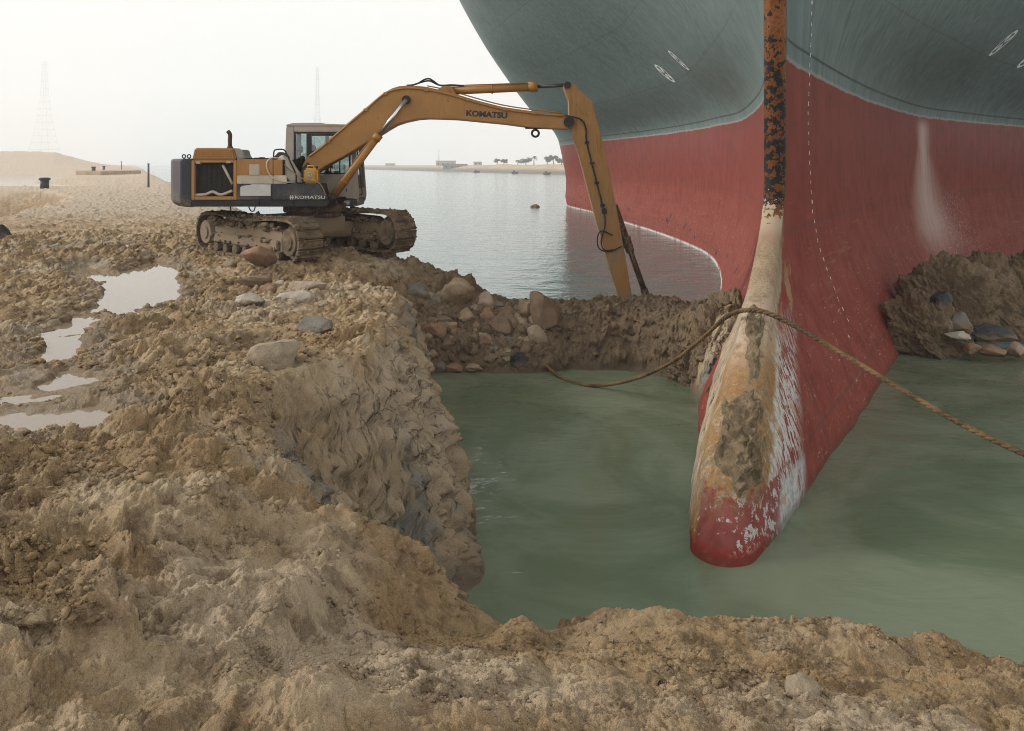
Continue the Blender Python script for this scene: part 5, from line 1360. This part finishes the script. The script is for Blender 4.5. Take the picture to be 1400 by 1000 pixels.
# seat and levers
m = MB(); m.box((cpx(413), 20.45, cz(258)), (cpx(436), 20.95, cz(248)), .04); m.prism(pz([(407, 248), (405, 214), (410, 213), (417, 248)], 20.45), (0, .5, 0), .03)
st = part(m, 'driver_seat', DARK, cb)
b = bmesh.new(); bmesh.ops.create_uvsphere(b, u_segments=20, v_segments=14, radius=1)
for v in b.verts: v.co = Vector((v.co.x * .065, v.co.y * .13, v.co.z * .10)) + pix(411, 204.5, 20.7)
m = MB(); m._merge(b); m.cyl(pix(410.5, 215, 20.7), pix(411, 207, 20.7), .018, n=8); part(m, 'headrest', DARK, st)
m = MB(); m.cyl(pix(451, 246, 20.4), pix(452.5, 228, 20.4), .015, n=8); m.cyl(pix(452.4, 230, 20.4), pix(453, 222.5, 20.4), .045, .035, n=10); m.box((cpx(440), 20.3, cz(247)), (cpx(462), 20.5, cz(234.5)), .03); m.cyl(pix(470.5, 238, 20.4), pix(470.5, 224, 20.4), .01, n=6); m.cyl(pix(470.5, 228, 20.4), pix(470.5, 224.5, 20.4), .022, n=8)
part(m, 'control_console', DARK, cb)

# ---- the driver, a dark shape behind the glass
def person():
    hip = pix(424, 246, 20.72); e = Vector
    V = {'hip': hip, 'belly': hip + e((-.02, 0, .2)), 'chest': hip + e((.0, 0, .42)), 'neck': hip + e((.03, 0, .60)), 'head': hip + e((.06, 0, .72)), 'crown': hip + e((.07, 0, .86)),
         'shl': hip + e((.02, .19, .52)), 'ell': hip + e((.20, .24, .30)), 'wrl': hip + e((.42, .20, .34)), 'hal': hip + e((.50, .19, .36)),
         'shr': hip + e((.02, -.19, .52)), 'elr': hip + e((.20, -.24, .30)), 'wrr': hip + e((.42, -.22, .34)), 'har': hip + e((.50, -.21, .36)),
         'knl': hip + e((.44, .14, .06)), 'anl': hip + e((.52, .14, -.34)), 'tol': hip + e((.70, .14, -.38)),
         'knr': hip + e((.44, -.14, .06)), 'anr': hip + e((.52, -.14, -.34)), 'tor': hip + e((.70, -.14, -.38))}
    Rr = dict(hip=.15, belly=.14, chest=.15, neck=.06, head=.085, crown=.075, shl=.075, ell=.05, wrl=.033, hal=.04, shr=.075, elr=.05, wrr=.033, har=.04, knl=.07, anl=.045, tol=.04, knr=.07, anr=.045, tor=.04)
    E = [('hip', 'belly'), ('belly', 'chest'), ('chest', 'neck'), ('neck', 'head'), ('head', 'crown'), ('chest', 'shl'), ('shl', 'ell'), ('ell', 'wrl'), ('wrl', 'hal'), ('chest', 'shr'), ('shr', 'elr'), ('elr', 'wrr'), ('wrr', 'har'),
         ('hip', 'knl'), ('knl', 'anl'), ('anl', 'tol'), ('hip', 'knr'), ('knr', 'anr'), ('anr', 'tor')]
    b = bmesh.new(); lay = b.verts.layers.skin.verify(); vs = {}
    for k, v in V.items():
        q = b.verts.new(v - hip); q[lay].radius = (Rr[k], Rr[k]); q[lay].use_root = k == 'hip'; vs[k] = q
    for a, c_ in E: b.edges.new((vs[a], vs[c_]))
    me = bpy.data.meshes.new('person'); b.to_mesh(me); b.free()
    o = link_mesh('person', me, plain('driver_silhouette', (.05, .045, .04), .9)); o.location = hip  # cab shade put into the colour: whole figure dark, head and hands too
    o.modifiers.new('skin', 'SKIN'); sb = o.modifiers.new('sub', 'SUBSURF'); sb.levels = 1; sb.render_levels = 2
    tag(o, 'digger driver seated as a dark silhouette behind the cab glass', 'person')
    m = MB(); h = V['head'] + e((0, 0, .055)); b = bmesh.new(); bmesh.ops.create_uvsphere(b, u_segments=20, v_segments=14, radius=1)
    for v in b.verts: v.co = Vector((v.co.x * .112, v.co.y * .095, max(v.co.z, -.15) * .11)) + h + e((-.012, 0, .03))
    m._merge(b); m.build('hair', plain('dark_hair', (.015, .012, .01), .8), o, hip)
person()

# ---- boom, arm, cylinders
B0, B1 = 19.38, 19.98
boom_out = [(413, 227), (421, 213), (441, 198), (472, 171), (503, 145), (515, 134.5), (524, 127.5), (536, 121), (545, 118.2), (556, 117.2), (570, 117.6), (584, 119), (616, 126.5), (650, 137), (688, 146.5), (730, 152.5), (774, 157.2),
            (783, 162), (786, 168.5), (782, 175), (776, 176.4), (750, 175.8), (724, 174.2), (690, 169.6), (652, 166), (625, 163.3), (600, 162.4), (585, 162), (570, 163), (553, 166.6), (540, 171), (528, 178), (500, 196), (472, 212.5), (444, 227.5), (432, 236), (424, 241), (415, 238)]
m = MB(); m.prism(pz(boom_out, B0), (0, B1 - B0, 0), .018); boom = part(m, 'boom', YEL)
m = MB()                                               # top flange pipes and stiffening ribs
top = [(423, 214), (441, 200.5), (472, 173.5), (503, 147.5), (522, 131), (536, 124), (556, 121), (584, 123), (616, 130), (688, 149.5), (772, 159.5)]
m.tube(catmull(pz(top, B0 - .035), 5), .022, 8)
for a, b_ in ((449, 193.5), (500, 150.5), (527, 128.5), (583, 123.5), (640, 136.5), (690, 150), (730, 155)): q = pix(a, b_, B0 - .03); m.box(q - Vector((.05, .04, .035)), q + Vector((.05, .04, .035)), .01)
m.tube(catmull(pz([(584, 117.5), (616, 124.5), (688, 144), (768, 155)], B0 + .25), 6), .016, 8); part(m, 'steel_pipe', YEL, boom)
for dy, nm in ((.12, 0), (.24, 1)):
    m = MB(); h0 = 3.5 * nm
    m.tube(catmull([pix(556, 117, B0 + dy), pix(564, 116.5, B0 + dy), pix(572, 114, B0 + dy), pix(580, 109.2 + h0 * .7, B0 + dy), pix(587, 108 + h0 * .8, B0 + dy), pix(593, 111.5 + h0 * .5, B0 + dy), pix(600, 116.5, B0 + dy), pix(607, 117, B0 + dy), pix(618, 116.5, B0 + dy), pix(634, 117.5, B0 + dy)], 6), .022, 8); part(m, 'hydraulic_hose', DARK, boom)
m = MB(); m.cyl(pix(555.5, 136.5, B0 - .09), pix(555.5, 136.5, B1 + .09), .105, n=24); m.cyl(pix(555.5, 136.5, B0 - .11), pix(555.5, 136.5, B0 - .08), .06, n=8); part(m, 'pivot_pin', DARK, boom)
m = MB(); m.cyl(pix(778, 167, B0 - .08), pix(778, 167, B1 + .08), .13, n=24); m.cyl(pix(778, 167, B0 - .10), pix(778, 167, B0 - .07), .07, n=6); part(m, 'pivot_pin', DARK, boom)
m = MB(); m.cyl(pix(421, 231, B0 - .05), pix(421, 231, B1 + .05), .10, n=20); part(m, 'pivot_pin', DARK, boom)
m = MB(); m.torus(pix(732, 182.5, B0 + .3), (0, 1, 0), .085, .028, 24, 10); m.box(pix(718, 176.2, B0 + .2), pix(741, 174.4, B0 + .4), .01); m.cyl(pix(732, 178, B0 + .3), pix(732, 176, B0 + .3), .04, n=10); part(m, 'lifting_eye', DARK, boom)
me = text_mesh('KOMATSU', .185, .002, .010, xscale=1.16); q = pix(665.5, 157, B0 - .004)
me.transform(Matrix.Translation(q - ROOT) @ Matrix.Rotation(R(3.6), 4, 'Y') @ Matrix.Rotation(math.pi / 2, 4, 'X')); link_mesh('lettering', me, plain('letter_black', (.02, .018, .016), .6), boom)
m = MB(); m.prism(pz([(598, 123), (606, 117), (616, 117), (624, 130)], B0 + .1), (0, .4, 0), .012); m.cyl(pix(610.5, 123.5, B0 + .04), pix(610.5, 123.5, B0 + .56), .07, n=16); part(m, 'cylinder_bracket', YEL, boom)
m = MB(); a, c_ = pix(612, 124.4, 19.68), pix(731, 119, 19.68); m.cyl(a, c_, .105, n=24); m.cyl(c_ - (c_ - a).normalized() * .16, c_ + (c_ - a).normalized() * .07, .125, n=24); m.cyl(a + (c_ - a) * .5, a + (c_ - a) * .52, .125, n=24)
m.tube([a + Vector((.1, -.06, .12)), a + (c_ - a) * .3 + Vector((0, -.08, .11)), a + (c_ - a) * .92 + Vector((0, -.1, .09))], .014, 6)
ac = part(m, 'arm_cylinder', YEL)
m = MB(); m.cyl(c_, pix(776, 116.5, 19.68), .048, n=16); part(m, 'piston_rod', RODDK, ac)
for yy in (B0 - .14, B1 + .14):
    m = MB(); a, c_ = pix(453, 272, yy), pix(517, 186, yy); m.cyl(a, c_, .093, n=22); d = (c_ - a).normalized(); m.cyl(c_ - d * .12, c_ + d * .04, .112, n=22); m.cyl(a + d * .5, a + d * .54, .105, n=22); m.cyl(a - Vector((0, .10, 0)), a + Vector((0, .10, 0)), .12, n=18)
    m.tube([a + d * .3 + Vector((.0, -.03, .12)), a + (c_ - a) * .6 + Vector((-.05, -.05, .10)), c_ - d * .1 + Vector((-.05, -.04, .09))], .012, 6)
    hc = part(m, 'boom_cylinder', YEL)
    m = MB(); e_ = pix(555.5, 136.5, yy); m.cyl(c_, e_, .052, n=16); part(m, 'piston_rod', CHROME, hc)
m = MB(); m.prism(pz([(440, 283), (447, 268), (452, 264), (459, 267), (461, 283)], B0 - .3), (0, .14, 0), .015); m.prism(pz([(440, 283), (447, 268), (452, 264), (459, 267), (461, 283)], B1 + .16), (0, .14, 0), .015)
m.prism(pz([(405, 283), (412, 232), (420, 222), (430, 232), (444, 283)], B0 - .06), (0, .055, 0), .01); m.prism(pz([(405, 283), (412, 232), (420, 222), (430, 232), (444, 283)], B1 + .01), (0, .055, 0), .01)
part(m, 'boom_mount', RUSTY)
arm_out = [(770.5, 118.5), (772, 113.5), (776, 111.6), (782, 112.6), (796, 126), (810.5, 139.2), (814, 157), (825.5, 198), (846.5, 302), (866.5, 419), (870, 440), (853.5, 440), (850.5, 421), (828.5, 349), (810, 281), (792, 212), (780, 176.5), (778, 150), (778, 137)]
A0, A1 = 19.46, 19.90
m = MB(); m.prism(pz(arm_out, A0), (0, A1 - A0, 0), .016); arm = part(m, 'arm', YARM)
m = MB(); m.prism(pz([(782.5, 117), (796, 129.5), (807.5, 141), (810.5, 157), (801, 160), (790, 147), (781.5, 137)], A0 - .012), (0, .012, 0)); m.prism(pz([(788, 168), (799, 163), (817, 200), (822, 222), (803, 226)], A0 - .011), (0, .011, 0)); part(m, 'stiffener_plate', YARM, arm)
m = MB(); m.tube(catmull([pix(770, 158, A0 - .06), pix(783, 160, A0 - .09), pix(796, 165, A0 - .08), pix(801.5, 178, A0 - .06), pix(802.5, 195, A0 - .05), pix(816, 250, A0 - .05), pix(826.5, 291, A0 - .06)], 6), .020, 8); m.tube(catmull([pix(826.5, 291, A0 - .06), pix(827, 310, A0 - .07), pix(822, 330, A0 - .07), pix(826, 342, A0 - .07), pix(838, 342, A0 - .05)], 6), .017, 8)
m.tube(catmull([pix(838, 322, A0 - .05), pix(822, 316, A0 - .07), pix(816.5, 328, A0 - .06), pix(820, 341, A0 - .07), pix(834, 344, A0 - .05), pix(850, 337, A0 - .05)], 6), .016, 8); part(m, 'hydraulic_hose', DARK, arm)
m = MB()
for a, b_ in ((802.5, 195), (809.5, 223), (816, 250), (824, 281), (826.5, 291)): q = pix(a, b_, A0 - .04); m.box(q - Vector((.055, .03, .03)), q + Vector((.055, .05, .03)), .01)
q = pix(826, 288, A0 - .06); m.cyl(q + Vector((0, -.04, 0)), q + Vector((0, .08, 0)), .06, n=14); part(m, 'hose_clamp', DARK, arm)
m = MB(); m.cyl(pix(776, 116.5, A0 - .06), pix(776, 116.5, A1 + .06), .085, n=20); part(m, 'pivot_pin', DARK, arm)
m = MB(); a, c_ = pix(840, 281, 19.68), pix(857, 330, 19.68); m.cyl(a, c_, .085, n=18); d = (c_ - a).normalized(); m.cyl(c_ - d * .1, c_ + d * .28, .12, .10, 18); m.cyl(c_ + d * .28, pix(880, 395, 19.68), .070, n=16); m.cyl(pix(880, 395, 19.68), pix(892, 430, 19.68), .095, .075, n=16)
for k, (a_, b_) in enumerate(((851, 322), (858, 327), (855, 336), (862, 340))): q = pix(a_, b_, 19.6); m.box(q - Vector((.06, .06, .05)), q + Vector((.06, .06, .05)), .015)
m.tube(catmull([pix(846, 300, 19.55), pix(852, 320, 19.5), pix(862, 345, 19.55), pix(874, 378, 19.58)], 5), .03, 8)
part(m, 'bucket_cylinder', RUSTY)

# ------------------------------------------------------------------ dust haze
hz = NT('dust_haze')
vol = hz.n('ShaderNodeVolumePrincipled'); vol.inputs['Color'].default_value = (.975, .975, .972, 1); vol.inputs['Density'].default_value = HAZE_D; vol.inputs['Anisotropy'].default_value = 0.0
hz.t.links.new(vol.outputs[0], hz.out.inputs['Volume'])
m = MB(); m.box((-13000, -400, -4), (13000, 3000, 300)); 
tag(m.build('haze', hz.m), kind='stuff')
